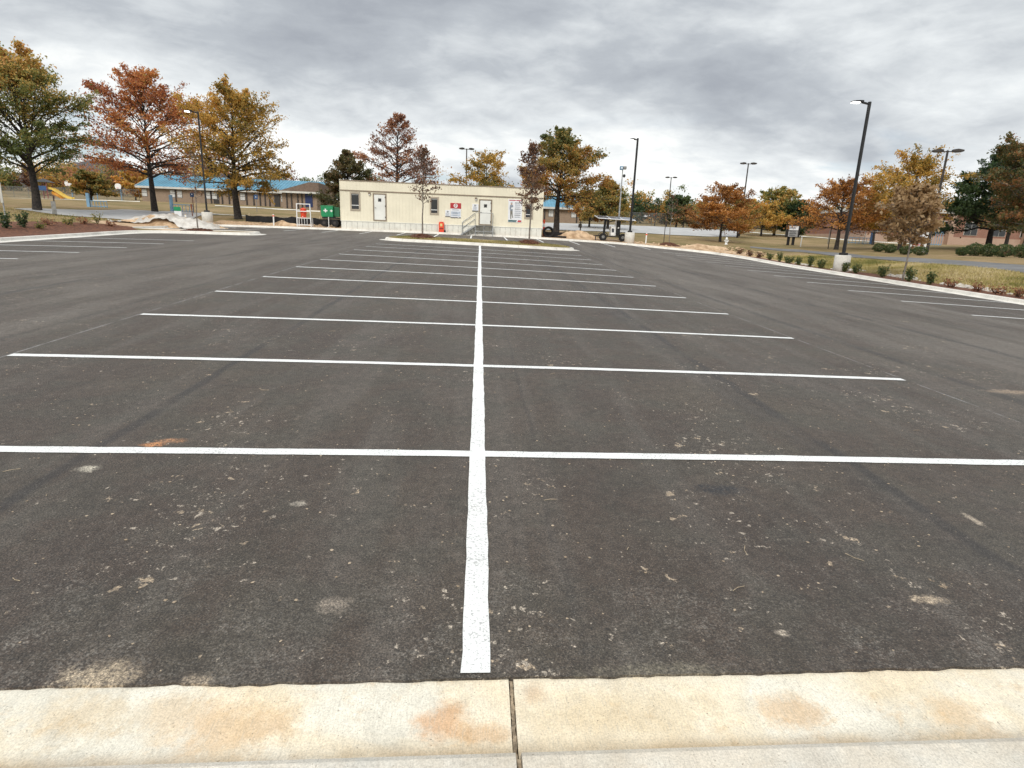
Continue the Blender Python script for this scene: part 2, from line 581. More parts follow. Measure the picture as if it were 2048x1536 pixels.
    for cx, cy, rx, ry, cc, k in ((-2.5, 4.33, 0.09, 0.045, (0.55, 0.24, 0.09), 0.85), (-2.42, 4.41, 0.10, 0.045, (0.5, 0.25, 0.12), 0.8),
                                  (2.27, 2.44, 0.085, 0.032, (0.52, 0.41, 0.29), 0.95), (-0.67, 2.41, 0.07, 0.05, (0.40, 0.33, 0.26), 0.5),
                                  (-1.47, 1.985, 0.13, 0.075, (0.50, 0.40, 0.28), 0.9), (-1.08, 1.95, 0.05, 0.04, (0.45, 0.36, 0.26), 0.8),
                                  (1.69, 3.65, 0.16, 0.08, (0.022, 0.023, 0.026), 0.9), (1.40, 2.2, 0.03, 0.02, (0.5, 0.42, 0.33), 0.9),
                                  (3.24, 3.26, 0.03, 0.09, (0.45, 0.37, 0.28), 0.8), (6.65, 6.55, 0.35, 0.10, (0.42, 0.31, 0.21), 0.6),
                                  (-2.71, 3.89, 0.07, 0.045, (0.5, 0.45, 0.36), 0.85), (-1.12, 3.4, 0.05, 0.03, (0.42, 0.37, 0.30), 0.8),
                                  (0.75, 1.97, 0.28, 0.045, (0.19, 0.165, 0.12), 0.7),
                                  (-5.1, 6.95, 0.3, 0.05, (0.35, 0.25, 0.18), 0.6)):
        q = t.vm('ADD', t.vm('MULTIPLY', t.vm('SUBTRACT', pos, (cx, cy, 0.0)), (1 / rx, 1 / ry, 0.0)), t.vm('MULTIPLY', warp, (3.0, 3.0, 0.0)))
        dd = t.n('ShaderNodeVectorMath', {0: q}, operation='LENGTH').outputs['Value']
        worn = t.math('MULTIPLY_ADD', t.smooth(t.noise(pos, 38.0, 4.0, 0.7), 0.34, 0.56), 0.75, 0.25)
        base = t.mix(t.math('MULTIPLY', t.math('MULTIPLY', t.smooth(dd, 1.45, 0.55), k), worn), base, cc)
    grain = t.math('MULTIPLY', t.ramp(t.noise(pos, 125.0, 3.0, 0.7), [(0.33, 0.42), (0.5, 0.95), (0.68, 2.0)]), t.ramp(t.noise(pos, 13.0, 5.0, 0.65), [(0.3, 0.72), (0.7, 1.3)]))
    gs = t.vm('SCALE', base)
    L.new(grain, gs.node.inputs['Scale'])
    base = gs
    # stones in the mix
    vor = t.n('ShaderNodeTexVoronoi', {'Vector': pos, 'Scale': 95.0})
    stone = t.math('MULTIPLY', t.smooth(t.n('ShaderNodeSeparateColor', {0: vor.outputs['Color']}).outputs[0], 0.62, 1.0), t.smooth(vor.outputs['Distance'], 0.5, 0.15))
    base = t.mix(t.math('MULTIPLY', stone, 0.75), base, (0.19, 0.17, 0.15))
    pit = t.smooth(t.noise(pos, 75.0, 4.0, 0.7), 0.5, 0.32)
    base = t.mix(t.math('MULTIPLY', pit, 0.75), base, (0.02, 0.0185, 0.018))
    L.new(base, b.inputs['Base Color'])
    L.new(t.math('MULTIPLY_ADD', t.noise(pos, 1.3, 3.0), 0.18, 0.60), b.inputs['Roughness'])
    b.inputs['Specular IOR Level'].default_value = 0.42
    b.inputs['Sheen Weight'].default_value = 0.015      # film of dust
    b.inputs['Sheen Roughness'].default_value = 0.6
    b.inputs['Sheen Tint'].default_value = (1.0, 0.9, 0.8, 1)
    h = t.math('ADD', t.math('MULTIPLY', t.noise(pos, 80.0, 5.0, 0.7), 0.7), t.math('MULTIPLY', vor.outputs['Distance'], -0.4))
    bp = t.n('ShaderNodeBump', {'Height': h, 'Strength': 0.95, 'Distance': 0.014})
    L.new(bp.outputs[0], b.inputs['Normal'])
    return m


M_ASPH = asphalt_mat()
GUT = 1.955           # asphalt meets the near gutter here
mb = MB()
xs = np.r_[np.arange(-24, -4, 0.8), np.arange(-4, 4.001, 0.012), np.arange(4.4, 23, 0.8)]
rg = np.random.default_rng(5)
def rough_edge(n, amps):
    e_ = np.zeros(n)
    for k_, a_ in amps:
        q = rg.normal(0, 1, n // k_ + 3)
        e_ += a_ * np.interp(np.arange(n) / k_ + rg.random(), np.arange(len(q)), q)
    return e_


e = rough_edge(len(xs), ((70, 0.004), (23, 0.003), (9, 0.003), (3, 0.0025)))
e = np.where((xs > -0.13) & (xs < 0.3), e * 0.25, e)
y0 = GUT + 0.012 * xs + e
rows = [y0, np.full(len(xs), 2.12)]
y = 2.12
st = 0.3
while y < 53:
    y = min(y + st, 53)
    st = min(st * 1.12, 1.0)
    rows.append(np.full(len(xs), y))
vv, ff = [], []
nx = len(xs)
for j, ry in enumerate(rows):
    for i in range(nx):
        zz = float(zlot(xs[i], ry[i]))
        vv.append((xs[i], ry[i], zz))
for j in range(len(rows) - 1):
    for i in range(nx - 1):
        ff.append((j * nx + i, j * nx + i + 1, (j + 1) * nx + i + 1, (j + 1) * nx + i))
b0 = len(vv)
for i in range(nx):
    vv.append((xs[i], y0[i] - 0.004, float(zlot(xs[i], y0[i])) - 0.03))
for i in range(nx - 1):
    ff.append((b0 + i, b0 + i + 1, i + 1, i))
mb.add(vv, ff)
lot = mb.build('parking_lot', M_ASPH, smooth=False)
tag(lot, kind='structure')


# ---- painted lines
def paint_mat():
    m = bpy.data.materials.new('white road paint')
    m.use_nodes = True
    t = NT(m.node_tree)
    b = m.node_tree.nodes['Principled BSDF']
    pos = t.n('ShaderNodeTexCoord').outputs['Object']
    thin = t.math('MULTIPLY', t.math('SUBTRACT', t.noise(pos, 3.5, 4.0, 0.6), 0.5), 0.22)
    pit = t.smooth(t.math('SUBTRACT', t.noise(pos, 70.0, 4.0, 0.75), thin), 0.47, 0.38)
    dirt = t.smooth(t.noise(pos, 7.0, 6.0, 0.7), 0.55, 0.8)
    c = t.mix(t.math('MULTIPLY', dirt, 0.22), (0.78, 0.78, 0.755), (0.58, 0.54, 0.47))
    c = t.mix(t.math('MULTIPLY', pit, 0.62), c, (0.20, 0.195, 0.19))
    m.node_tree.links.new(c, b.inputs['Base Color'])
    b.inputs['Roughness'].default_value = 0.6
    bp = t.n('ShaderNodeBump', {'Height': t.noise(pos, 80.0, 5.0, 0.7), 'Strength': 0.6, 'Distance': 0.01})
    m.node_tree.links.new(bp.outputs[0], b.inputs['Normal'])
    return m


M_PAINT = paint_mat()


def line(a, b, w=0.112, name='stall_line'):
    a, b = np.array(a, float), np.array(b, float)
    ln = np.linalg.norm(b - a)
    d = (b - a) / ln
    nrm = np.array((-d[1], d[0]))
    n = max(4, int(ln / 0.12))
    r_ = np.random.default_rng(int(abs(a[0] * 91 + a[1] * 17) * 10) % 9999)
    vv, ff = [], []
    dr = np.cumsum(r_.normal(0, 0.0012, n + 1))
    dr -= np.linspace(dr[0], dr[-1], n + 1)
    for i in range(n + 1):
        p = a + d * ln * i / n
        for sgn in (1, -1):
            q = p + nrm * (sgn * (w / 2 + r_.normal(0, 0.0018)) + dr[i])
            vv.append((q[0], q[1], float(zlot(q[0], q[1])) + 0.005))
    for i in range(n):
        ff.append((2 * i + 1, 2 * i + 3, 2 * i + 2, 2 * i))
    mb = MB().add(vv, ff)
    return mb.build(name, M_PAINT, lot)


SP = 2.7432
line((0.0, GUT + 0.02), (0.0, 35.35), 0.118, 'centre_line')
for i in range(11):
    y = 4.208 + SP * i
    line((-5.5, y), (5.5, y + 0.02))
for i in range(-3, 5):
    y = 18.17 + SP * i
    line((-19.2, y), (-13.65, y + 0.01))
for i in range(-3, 11):
    y = 14.91 + SP * i
    line((13.35, y), (19.6 if i < 10 else 18.2, y + 0.02))
for i in range(-1, 12):
    x = -17.18 + SP * i
    line((x + 0.02, 44.6), (x, 49.95))


# ---- concrete
def concrete_mat(name, stain=0.0, tone=(0.50, 0.47, 0.41)):
    m = bpy.data.materials.new(name)
    m.use_nodes = True
    t = NT(m.node_tree)
    L = m.node_tree.links
    b = m.node_tree.nodes['Principled BSDF']
    pos = t.n('ShaderNodeTexCoord').outputs['Object']
    lo = tuple(c * 0.78 for c in tone)
    hi = tuple(min(1, c * 1.14) for c in tone)
    c = t.ramp(t.noise(pos, 1.4, 6.0, 0.62, 0.2), [(0.3, lo), (0.5, tone), (0.72, hi)])
    c = t.mix(t.math('MULTIPLY', t.smooth(t.noise(pos, 20.0, 5.0, 0.7), 0.5, 0.75), 0.25), c, tuple(k * 0.7 for k in tone))
    if stain:
        s1 = t.noise(t.vm('ADD', pos, (4.0, 0.0, 0.0)), 1.5, 5.0, 0.6, 0.6)
        c = t.mix(t.math('MULTIPLY', t.smooth(s1, 0.40, 0.64), 0.5 * stain), c, (0.71, 0.55, 0.33))
        s2 = t.noise(t.vm('ADD', pos, (1.0, 5.0, 0.0)), 6.0, 8.0, 0.72, 0.3)
        c = t.mix(t.math('MULTIPLY', t.smooth(s2, 0.55, 0.68), 0.35 * stain), c, (0.56, 0.36, 0.17))
        warp = t.vm('SUBTRACT', t.noise(pos, 7.0, 9.0, 0.75, out=1), (0.5, 0.5, 0.5))
        for cx, cy, rx, ry, k, cc in ((-0.11, 1.76, 0.10, 0.085, 0.75, (0.52, 0.26, 0.10)), (0.03, 1.70, 0.10, 0.05, 0.6, (0.5, 0.28, 0.12)), (0.23, 1.88, 0.05, 0.05, 0.55, (0.46, 0.30, 0.18)),
                                      (-0.85, 1.74, 0.22, 0.13, 0.6, (0.55, 0.33, 0.14)), (-1.12, 1.82, 0.13, 0.10, 0.5, (0.55, 0.36, 0.17)), (-1.45, 1.80, 0.2, 0.12, 0.45, (0.55, 0.38, 0.18)),
                                      (1.24, 1.78, 0.13, 0.09, 0.6, (0.55, 0.33, 0.14)), (1.88, 1.75, 0.15, 0.10, 0.5, (0.55, 0.35, 0.16)), (0.6, 1.8, 0.4, 0.1, 0.3, (0.55, 0.40, 0.2))):
            q = t.vm('ADD', t.vm('MULTIPLY', t.vm('SUBTRACT', pos, (cx, cy, 0.0)), (1 / rx, 1 / ry, 0.0)), t.vm('MULTIPLY', warp, (3.2, 3.2, 0.0)))
            dd = t.n('ShaderNodeVectorMath', {0: q}, operation='LENGTH').outputs['Value']
            c = t.mix(t.math('MULTIPLY', t.smooth(dd, 1.35, 0.35), k * 0.85), c, cc)
    # broom marks, pores, specks of tar
    br = t.noise(t.vm('MULTIPLY', pos, (170.0, 16.0, 1.0)), 1.0, 3.0, 0.6)
    c = t.mix(t.math('MULTIPLY', t.smooth(br, 0.52, 0.68), 0.32), c, tuple(k * 0.62 for k in tone))
    pore = t.smooth(t.noise(pos, 95.0, 3.0, 0.6), 0.655, 0.71)
    c = t.mix(t.math('MULTIPLY', pore, 0.7), c, (0.16, 0.13, 0.10))
    tar = t.smooth(t.noise(t.vm('ADD', pos, (9, 3, 0)), 30.0, 3.0, 0.6), 0.735, 0.76)
    c = t.mix(t.math('MULTIPLY', tar, 0.7), c, (0.09, 0.075, 0.065))
    if stain:
        sy = t.n('ShaderNodeSeparateXYZ', {0: pos}).outputs
        sil = t.math('MULTIPLY', t.smooth(t.math('SUBTRACT', sy[1], t.math('MULTIPLY', sy[0], 0.012)), 1.69, 1.60), t.smooth(t.noise(pos, 3.0, 7.0, 0.7), 0.3, 0.6))
        c = t.mix(t.math('MULTIPLY', sil, 0.6 * stain), c, (0.46, 0.29, 0.13))
    gr = t.math('MULTIPLY', t.ramp(t.noise(pos, 140.0, 3.0, 0.7), [(0.33, 0.82), (0.5, 1.02), (0.68, 1.2)]), t.ramp(t.noise(pos, 14.0, 6.0, 0.7), [(0.3, 0.9), (0.7, 1.08)]))
    gs = t.vm('SCALE', c)
    L.new(gr, gs.node.inputs['Scale'])
    L.new(gs, b.inputs['Base Color'])
    b.inputs['Roughness'].default_value = 0.88
    b.inputs['Specular IOR Level'].default_value = 0.25
    h = t.math('ADD', t.math('MULTIPLY', br, 0.5), t.math('MULTIPLY', t.noise(pos, 60.0, 5.0, 0.7), 0.6))
    bp = t.n('ShaderNodeBump', {'Height': h, 'Strength': 0.55, 'Distance': 0.012})
    L.new(bp.outputs[0], b.inputs['Normal'])
    return m


M_GUT = concrete_mat('stained gutter concrete', 1.0, (0.70, 0.655, 0.55))
M_KERB = concrete_mat('kerb concrete', 0.0, (0.66, 0.63, 0.57))
M_NEAR = concrete_mat('near kerb concrete', 0.25, (0.62, 0.59, 0.52))
M_PATH = concrete_mat('footpath concrete', 0.0, (0.68, 0.64, 0.55))
M_JOINT = mat('joint mortar', (0.36, 0.28, 0.19), 0.95, 0.25, 30.0, 0.5, 90.0)

# near gutter and kerb, slab by slab
gut = MB().box(-23, 23, 0.9, 2.3, -0.6, -0.45).build('kerb_foundation', M_PATH)
tag(gut, kind='structure')
cuts = [-12.05, -9.0, -5.95, -2.9, 0.142, 3.19, 6.24, 9.29, 12.34]
for a, b_ in zip(cuts[:-1], cuts[1:]):
    x0, x1 = a + 0.010, b_ - 0.010
    n = 24
    prof = [(2.10, -0.012), (1.90, -0.010), (1.70, -0.016), (1.60, -0.012), (1.585, -0.03), (1.585, -0.2), (2.10, -0.2)]
    mb = MB()
    vv, ff = [], []
    for i in range(n + 1):
        x = x0 + (x1 - x0) * i / n
        for py, pz in prof:
            yy = py + 0.012 * x
            vv.append((x, yy, float(zlot(x, py)) + pz))
    k = len(prof)
    for i in range(n):
        for j in range(k):
            ff.append((i * k + j, i * k + (j + 1) % k, (i + 1) * k + (j + 1) % k, (i + 1) * k + j))
    ff += [tuple(range(k - 1, -1, -1)), tuple(n * k + j for j in range(k))]
    mb.add(vv, ff).build('gutter_slab', M_GUT, gut)
    prof = [(1.575, -0.2), (1.575, -0.008), (1.555, 0.05), (1.535, 0.085), (1.51, 0.098), (1.36, 0.10), (1.345, 0.09), (1.345, -0.2)]
    mb = MB()
    vv, ff = [], []
    for i in range(n + 1):
        x = x0 + (x1 - x0) * i / n
        for py, pz in prof:
            vv.append((x, py + 0.012 * x, float(zlot(x, py)) + pz))
    k = len(prof)
    for i in range(n):
        for j in range(k):
            ff.append((i * k + j, i * k + (j + 1) % k, (i + 1) * k + (j + 1) % k, (i + 1) * k + j))
    ff += [tuple(range(k - 1, -1, -1)), tuple(n * k + j for j in range(k))]
    mb.add(vv, ff).build('kerb_slab', M_NEAR, gut)
    # crumbling mortar in the joint
    mb = MB()
    r_ = np.random.default_rng(int(abs(b_) * 50))
    vv, ff = [], []
    ysj = np.linspace(1.34, 2.06, 60)
    for yy in ysj:
        zb = float(zlot(b_, yy)) + (-0.016 if yy > 1.57 else 0.088 if yy < 1.52 else 0.02)
        for sx in (-0.0065, 0.0065):
            vv.append((b_ + sx + r_.normal(0, 0.0015), yy + 0.012 * b_, zb - 0.003 + r_.normal(0, 0.002)))
    for i in range(59):
        ff.append((2 * i, 2 * i + 1, 2 * i + 3, 2 * i + 2))
    mb.add(vv, ff).build('joint_filler', M_JOINT, gut)
# pavement behind the kerb, under the photographer's feet
pave = grid_mesh('pavement', np.arange(-24, 24.1, 1.5), np.arange(-40, 1.36, 1.3), lambda X, Y: zlot(X, Y) + 0.09, M_PATH)
tag(pave, kind='structure')

# ---- perimeter kerb, in poured sections
PROF = [(-0.36, -0.15), (-0.36, 0.008), (-0.03, 0.022), (0.0, 0.05), (0.035, 0.135), (0.06, 0.152), (0.16, 0.156), (0.185, 0.14), (0.185, -0.2)]


def sweep_sections(path, parent, length=3.05, closed=False, gap=0.012, name='kerb_section', prof=PROF, m=None, flat=None):
    P = np.array(path, float)
    if closed:
        P = np.vstack([P, P[:1]])
    seg = np.linalg.norm(np.diff(P, axis=0), axis=1)
    s = np.r_[0, np.cumsum(seg)]
    tot = s[-1]
    nsec = max(1, int(round(tot / length)))

    def ev(q):
        q = q % tot if closed else min(max(q, 0), tot)
        return np.array([np.interp(q, s, P[:, 0]), np.interp(q, s, P[:, 1])])
    for k in range(nsec):
        a, b = tot * k / nsec + gap / 2, tot * (k + 1) / nsec - gap / 2
        n = 6
        vv, ff = [], []
        for i in range(n + 1):
            q = a + (b - a) * i / n
            p = ev(q)
            d = ev(q + 0.12) - ev(q - 0.12)
            d /= np.linalg.norm(d) + 1e-9
            nr = np.array((-d[1], d[0]))
            for o_, z in prof:
                w = p + nr * o_
                z0 = float(zlot(*p)) if flat is None else flat(p)
                vv.append((w[0], w[1], z0 + z))
        kk = len(prof)
        for i in range(n):
            for j in range(kk):
                ff.append((i * kk + j, i * kk + (j + 1) % kk, (i + 1) * kk + (j + 1) % kk, (i + 1) * kk + j))
        ff += [tuple(range(kk - 1, -1, -1)), tuple(n * kk + j for j in range(kk))]
        MB().add(vv, ff).build(name, m or M_KERB, parent)


kerb = MB().box(-19.8, -19.7, 0, 34, -0.9, -0.8).build('kerb', M_KERB)
tag(kerb, kind='structure')
sweep_sections(KERB, kerb)

# ---- planted island in front of the trailer
ISLP = round_path([(0, 35.62)] + [(4.9, 35.62), (6.1, 36.6), (4.9, 38.0), (-4.9, 38.0), (-6.1, 36.9), (-4.9, 35.62)] + [(0, 35.62)], [0, .8, .7, .8, .8, .7, .8, 0])
ISLP = ISLP[:-1]
isl_kerb = MB().box(-3, 3, 36.4, 36.8, -0.6, -0.5).build('traffic_island', M_KERB)
tag(isl_kerb, kind='structure')
sweep_sections(ISLP, isl_kerb, 2.4, True, prof=[(a, b) for a, b in PROF])


def isl_z(X, Y):
    d = sdist(X, Y, ISLP)
    return zlot(X, Y) + np.where(d < -0.12, 0.13 + 0.14 * np.clip((-d - 0.12) / 1.0, 0, 1), -0.15) + 0.012 * bumps(X, Y, 2.5, 8)


isl_lawn = grid_mesh('island_lawn', np.arange(-6.4, 6.5, 0.12), np.arange(35.4, 38.3, 0.08), isl_z, M_LAWN, isl_kerb)


def isl_on(x, y):
    return float(isl_z(np.array([x]), np.array([y]))[0])


# ---- roads, paths and other sheets laid on the ground
def sheet(name, pts_a, pts_b, m, dz=0.03, n=60, nw=8, parent=None, kind='structure'):
    """ribbon between two polylines, draped on the ground"""
    def rs(pts):
        p = np.array(pts, float)
        s = np.r_[0, np.cumsum(np.linalg.norm(np.diff(p, axis=0), axis=1))]
        q = np.linspace(0, s[-1], n + 1)
        return np.stack([np.interp(q, s, p[:, 0]), np.interp(q, s, p[:, 1])], -1)
    A, B = rs(pts_a), rs(pts_b)
    T = np.linspace(0, 1, nw + 1)[:, None, None]
    G = A[None] * (1 - T) + B[None] * T
    Z = ter(G[..., 0], G[..., 1]) + dz
    Z[0] -= 0.02
    Z[-1] -= 0.02
    i = np.arange((n + 1) * (nw + 1)).reshape(nw + 1, n + 1)
    f = np.stack([i[:-1, :-1], i[:-1, 1:], i[1:, 1:], i[1:, :-1]], -1).reshape(-1, 4)
    me = bpy.data.meshes.new(name)
    me.from_pydata(np.concatenate([G, Z[..., None]], -1).reshape(-1, 3).tolist(), [], f.tolist())
    o = link(name, me, m, parent, True)
    # make it face up
    if sum(pl.normal.z for pl in list(me.polygons)[:5]) < 0:
        me.flip_normals()
    if kind:
        tag(o, kind=kind)
    return o


M_OLDASPH = mat('worn grey asphalt', (0.43, 0.425, 0.415), 0.9, 0.08, 0.6, 0.4, 30.0, dirt=(0.50, 0.48, 0.43))
M_ROADASPH = mat('dark road asphalt', (0.16, 0.157, 0.155), 0.9, 0.14, 0.6, 0.4, 30.0, dirt=(0.26, 0.24, 0.2))
M_DIRT = mat('bare tan clay', (0.54, 0.385, 0.245), 0.95, 0.22, 1.7, 0.9, 9.0, color2=(0.32, 0.205, 0.115), dirt=(0.54, 0.43, 0.30))
M_MULCH = mat('red brown bark mulch', (0.125, 0.052, 0.028), 0.95, 0.35, 14.0, 1.0, 30.0, color2=(0.055, 0.022, 0.014), dirt=(0.21, 0.10, 0.055))
M_STRAW = mat('straw mat', (0.40, 0.34, 0.235), 0.95, 0.2, 3.0, 0.6, 30.0, dirt=(0.27, 0.225, 0.12))

sheet('drive', [(-34.91, 47.00), (-30.59, 47.00), (-25.92, 48.50), (-24.98, 53.00)],
      [(-34.01, 53.00), (-34.30, 60.00), (-32.05, 66.00), (-29.03, 70.00)], M_OLDASPH, 0.05)
sheet('neighbouring_car_park', [(7.03, 70.00), (17.07, 72.00), (27.46, 73.00), (33.59, 76.00)],
      [(10.38, 104.00), (20.97, 104.00), (34.40, 104.00), (47.19, 104.00)], M_OLDASPH, 0.06)
sheet('road', [(27.00, 22.03), (27.20, 28.10), (27.40, 32.85), (27.60, 38.22), (28.20, 44.14), (27.82, 50.00), (25.20, 54.00)],
      [(31.00, 25.41), (30.80, 31.92), (30.50, 36.65), (30.30, 42.04), (30.40, 47.65), (29.46, 53.00), (26.12, 56.00)], M_ROADASPH, 0.05)
sheet('footpath', [(43.62, 98.00), (46.45, 90.00), (49.39, 84.00), (53.00, 76.00), (55.25, 70.00)],
      [(45.38, 102.00), (48.48, 94.00), (52.28, 89.00), (55.74, 80.00), (58.36, 74.00)], M_PATH, 0.05)
sheet('footpath', [(-28.94, 66.00), (-24.77, 66.00), (-19.50, 66.00), (-14.70, 66.00)],
      [(-30.68, 70.00), (-26.25, 70.00), (-20.67, 70.00), (-15.59, 70.00)], M_PATH, 0.05)
sheet('footpath', [(-82.17, 108.00), (-72.31, 108.00), (-60.11, 110.00)], [(-86.70, 114.00), (-76.30, 114.00), (-62.82, 115.00)], M_PATH, 0.05)
sheet('footpath', [(-44.68, 104.00), (-37.27, 104.00), (-27.30, 104.00)], [(-46.81, 109.00), (-39.05, 109.00), (-28.60, 109.00)], M_PATH, 0.05)
sheet('disturbed_soil', [(-22.6, 50.75), (-12.5, 50.75), (-4, 50.75), (5, 50.75), (12.4, 50.75), (15.3, 48.9), (18.7, 47.6), (20.6, 44.0), (20.5, 39)],
      [(-23, 54.5), (-13, 53.6), (-4, 54), (5, 54.5), (12.4, 55.3), (16.3, 52.6), (21.4, 50.2), (23.6, 46.0), (21.9, 39)], M_DIRT, 0.025, 90)
sheet('disturbed_soil', [(-21.4, 36.4), (-19, 36.2), (-16, 36.1), (-14, 36.4)], [(-27, 43.0), (-25.5, 46), (-23.2, 47), (-22.6, 39)], M_DIRT, 0.02, 40)
M_ROUGH = mat('bark mulch bed', (0.16, 0.066, 0.034), 0.95, 0.4, 9.0, 1.0, 24.0, color2=(0.06, 0.024, 0.014), dirt=(0.24, 0.12, 0.065))
bedL = sheet('mulch_bed', [(-19.82, 4), (-19.82, 20), (-19.82, 33.2), (-19.4, 35.0)], [(-23.2, 4), (-23.4, 20), (-23.0, 33), (-20.8, 36.6)], M_ROUGH, 0.05, 120, 10)
bedR = sheet('mulch_bed', [(20.22, 6), (20.22, 18), (20.22, 30), (20.22, 38), (20.22, 43.5)], [(21.6, 6), (21.7, 18), (21.6, 30), (21.4, 38), (21.2, 43.5)], M_ROUGH, 0.05, 120, 6)

# ---- far hills
HILLS = [(*(-459.03, 780.00, 74.84), 80, 140), (*(-548.78, 800.00, 59.12), 110, 150), (*(-674.13, 800.00, 57.35), 120, 150), (*(-365.12, 860.00, 75.52), 95, 130), (*(-308.63, 900.00, 75.24), 60, 120)]
def hill_z(X, Y):
    a = 0
    for hx, hy, hz, sx, sy in HILLS:
        a = np.maximum(a, (hz - 12) * np.exp(-((X - hx) / sx) ** 2 - ((Y - hy) / sy) ** 2))
    return 10 + a + 3.0 * bumps(X, Y, 0.05, 4) + 1.6 * bumps(X, Y, 0.16, 5) + 1.0 * bumps(X, Y, 0.5, 9)


M_HILL = mat('leafless wooded hillside', (0.105, 0.092, 0.098), 0.95, 0.25, 0.05, 1.0, 0.25, color2=(0.055, 0.055, 0.052), dirt=(0.13, 0.095, 0.065))
hills = grid_mesh('hills', np.arange(-1000, 200, 5.0), np.arange(560, 1080, 8.0), hill_z, M_HILL)
tag(hills, kind='structure')


# ================================================================== TREES AND PLANTS
def leaf_mat(name, stops, trans=0.5, island=0.35):
    m = bpy.data.materials.new(name)
    m.use_nodes = True
    t = NT(m.node_tree)
    nt_ = m.node_tree
    nt_.nodes.clear()
    at_ = t.n('ShaderNodeAttribute', attribute_name='tint').outputs['Fac']
    c = t.ramp(at_, stops)
    df = t.n('ShaderNodeBsdfDiffuse', {0: c}).outputs[0]
    tr = t.n('ShaderNodeBsdfTranslucent', {0: c}).outputs[0]
    gl = t.n('ShaderNodeBsdfGlossy', {0: (0.6, 0.6, 0.6, 1), 1: 0.5}).outputs[0]
    mx_ = t.n('ShaderNodeMixShader', {0: trans, 1: df, 2: tr}).outputs[0]
    mx_ = t.n('ShaderNodeMixShader', {0: 0.04, 1: mx_, 2: gl}).outputs[0]
    t.n('ShaderNodeOutputMaterial', {0: mx_})
    return m


RUST = [(0.0, (0.122, 0.047, 0.027)), (0.3, (0.298, 0.101, 0.050)), (0.6, (0.540, 0.195, 0.073)), (0.85, (0.750, 0.353, 0.112)), (1.0, (0.540, 0.368, 0.112))]
GOLD = [(0.0, (0.089, 0.112, 0.031)), (0.25, (0.271, 0.209, 0.049)), (0.55, (0.611, 0.356, 0.075)), (0.8, (0.750, 0.489, 0.110)), (1.0, (0.676, 0.293, 0.088))]
OLIVE = [(0.0, (0.079, 0.113, 0.036)), (0.35, (0.167, 0.199, 0.057)), (0.6, (0.322, 0.285, 0.077)), (0.85, (0.699, 0.456, 0.130)), (1.0, (0.750, 0.398, 0.130))]
MIXED = [(0.0, (0.092, 0.127, 0.039)), (0.3, (0.223, 0.209, 0.059)), (0.55, (0.471, 0.294, 0.073)), (0.8, (0.628, 0.323, 0.086)), (1.0, (0.444, 0.139, 0.054))]
RUSSET = [(0.0, (0.127, 0.063, 0.043)), (0.35, (0.285, 0.121, 0.069)), (0.65, (0.479, 0.219, 0.110)), (1.0, (0.638, 0.365, 0.182))]
ORANGE = [(0.0, (0.143, 0.070, 0.026)), (0.35, (0.360, 0.158, 0.044)), (0.65, (0.569, 0.253, 0.060)), (1.0, (0.721, 0.384, 0.112))]
GREEN = [(0.0, (0.024, 0.047, 0.020)), (0.4, (0.054, 0.095, 0.035)), (0.75, (0.106, 0.157, 0.052)), (1.0, (0.223, 0.199, 0.067))]
TAN = [(0.0, (0.17, 0.09, 0.04)), (0.3, (0.32, 0.195, 0.09)), (0.65, (0.48, 0.325, 0.165)), (1.0, (0.60, 0.44, 0.26))]
BROWN = [(0.0, (0.051, 0.026, 0.021)), (0.4, (0.128, 0.063, 0.039)), (0.75, (0.254, 0.124, 0.066)), (1.0, (0.355, 0.220, 0.105))]
REDGREEN = [(0.0, (0.065, 0.097, 0.036)), (0.35, (0.173, 0.157, 0.053)), (0.6, (0.347, 0.166, 0.066)), (0.85, (0.462, 0.189, 0.075)), (1.0, (0.576, 0.351, 0.117))]
DARKOLIVE = [(0.0, (0.05, 0.062, 0.025)), (0.4, (0.11, 0.115, 0.043)), (0.7, (0.18, 0.145, 0.06)), (1.0, (0.29, 0.16, 0.075))]
LEAF = {k: leaf_mat(k + ' leaves', v) for k, v in dict(rust=RUST, gold=GOLD, olive=OLIVE, mixed=MIXED, russet=RUSSET, orange=ORANGE, green=GREEN, tan=TAN, brown=BROWN,
                                                       redgreen=REDGREEN, darkolive=DARKOLIVE).items()}
M_BARK = mat('grey brown bark', (0.045, 0.037, 0.031), 0.95, 0.3, 6.0, 1.0, 18.0, color2=(0.016, 0.014, 0.013))
M_BARKL = mat('pale grey bark', (0.22, 0.19, 0.16), 0.95, 0.25, 8.0, 0.8, 30.0, color2=(0.12, 0.10, 0.085))


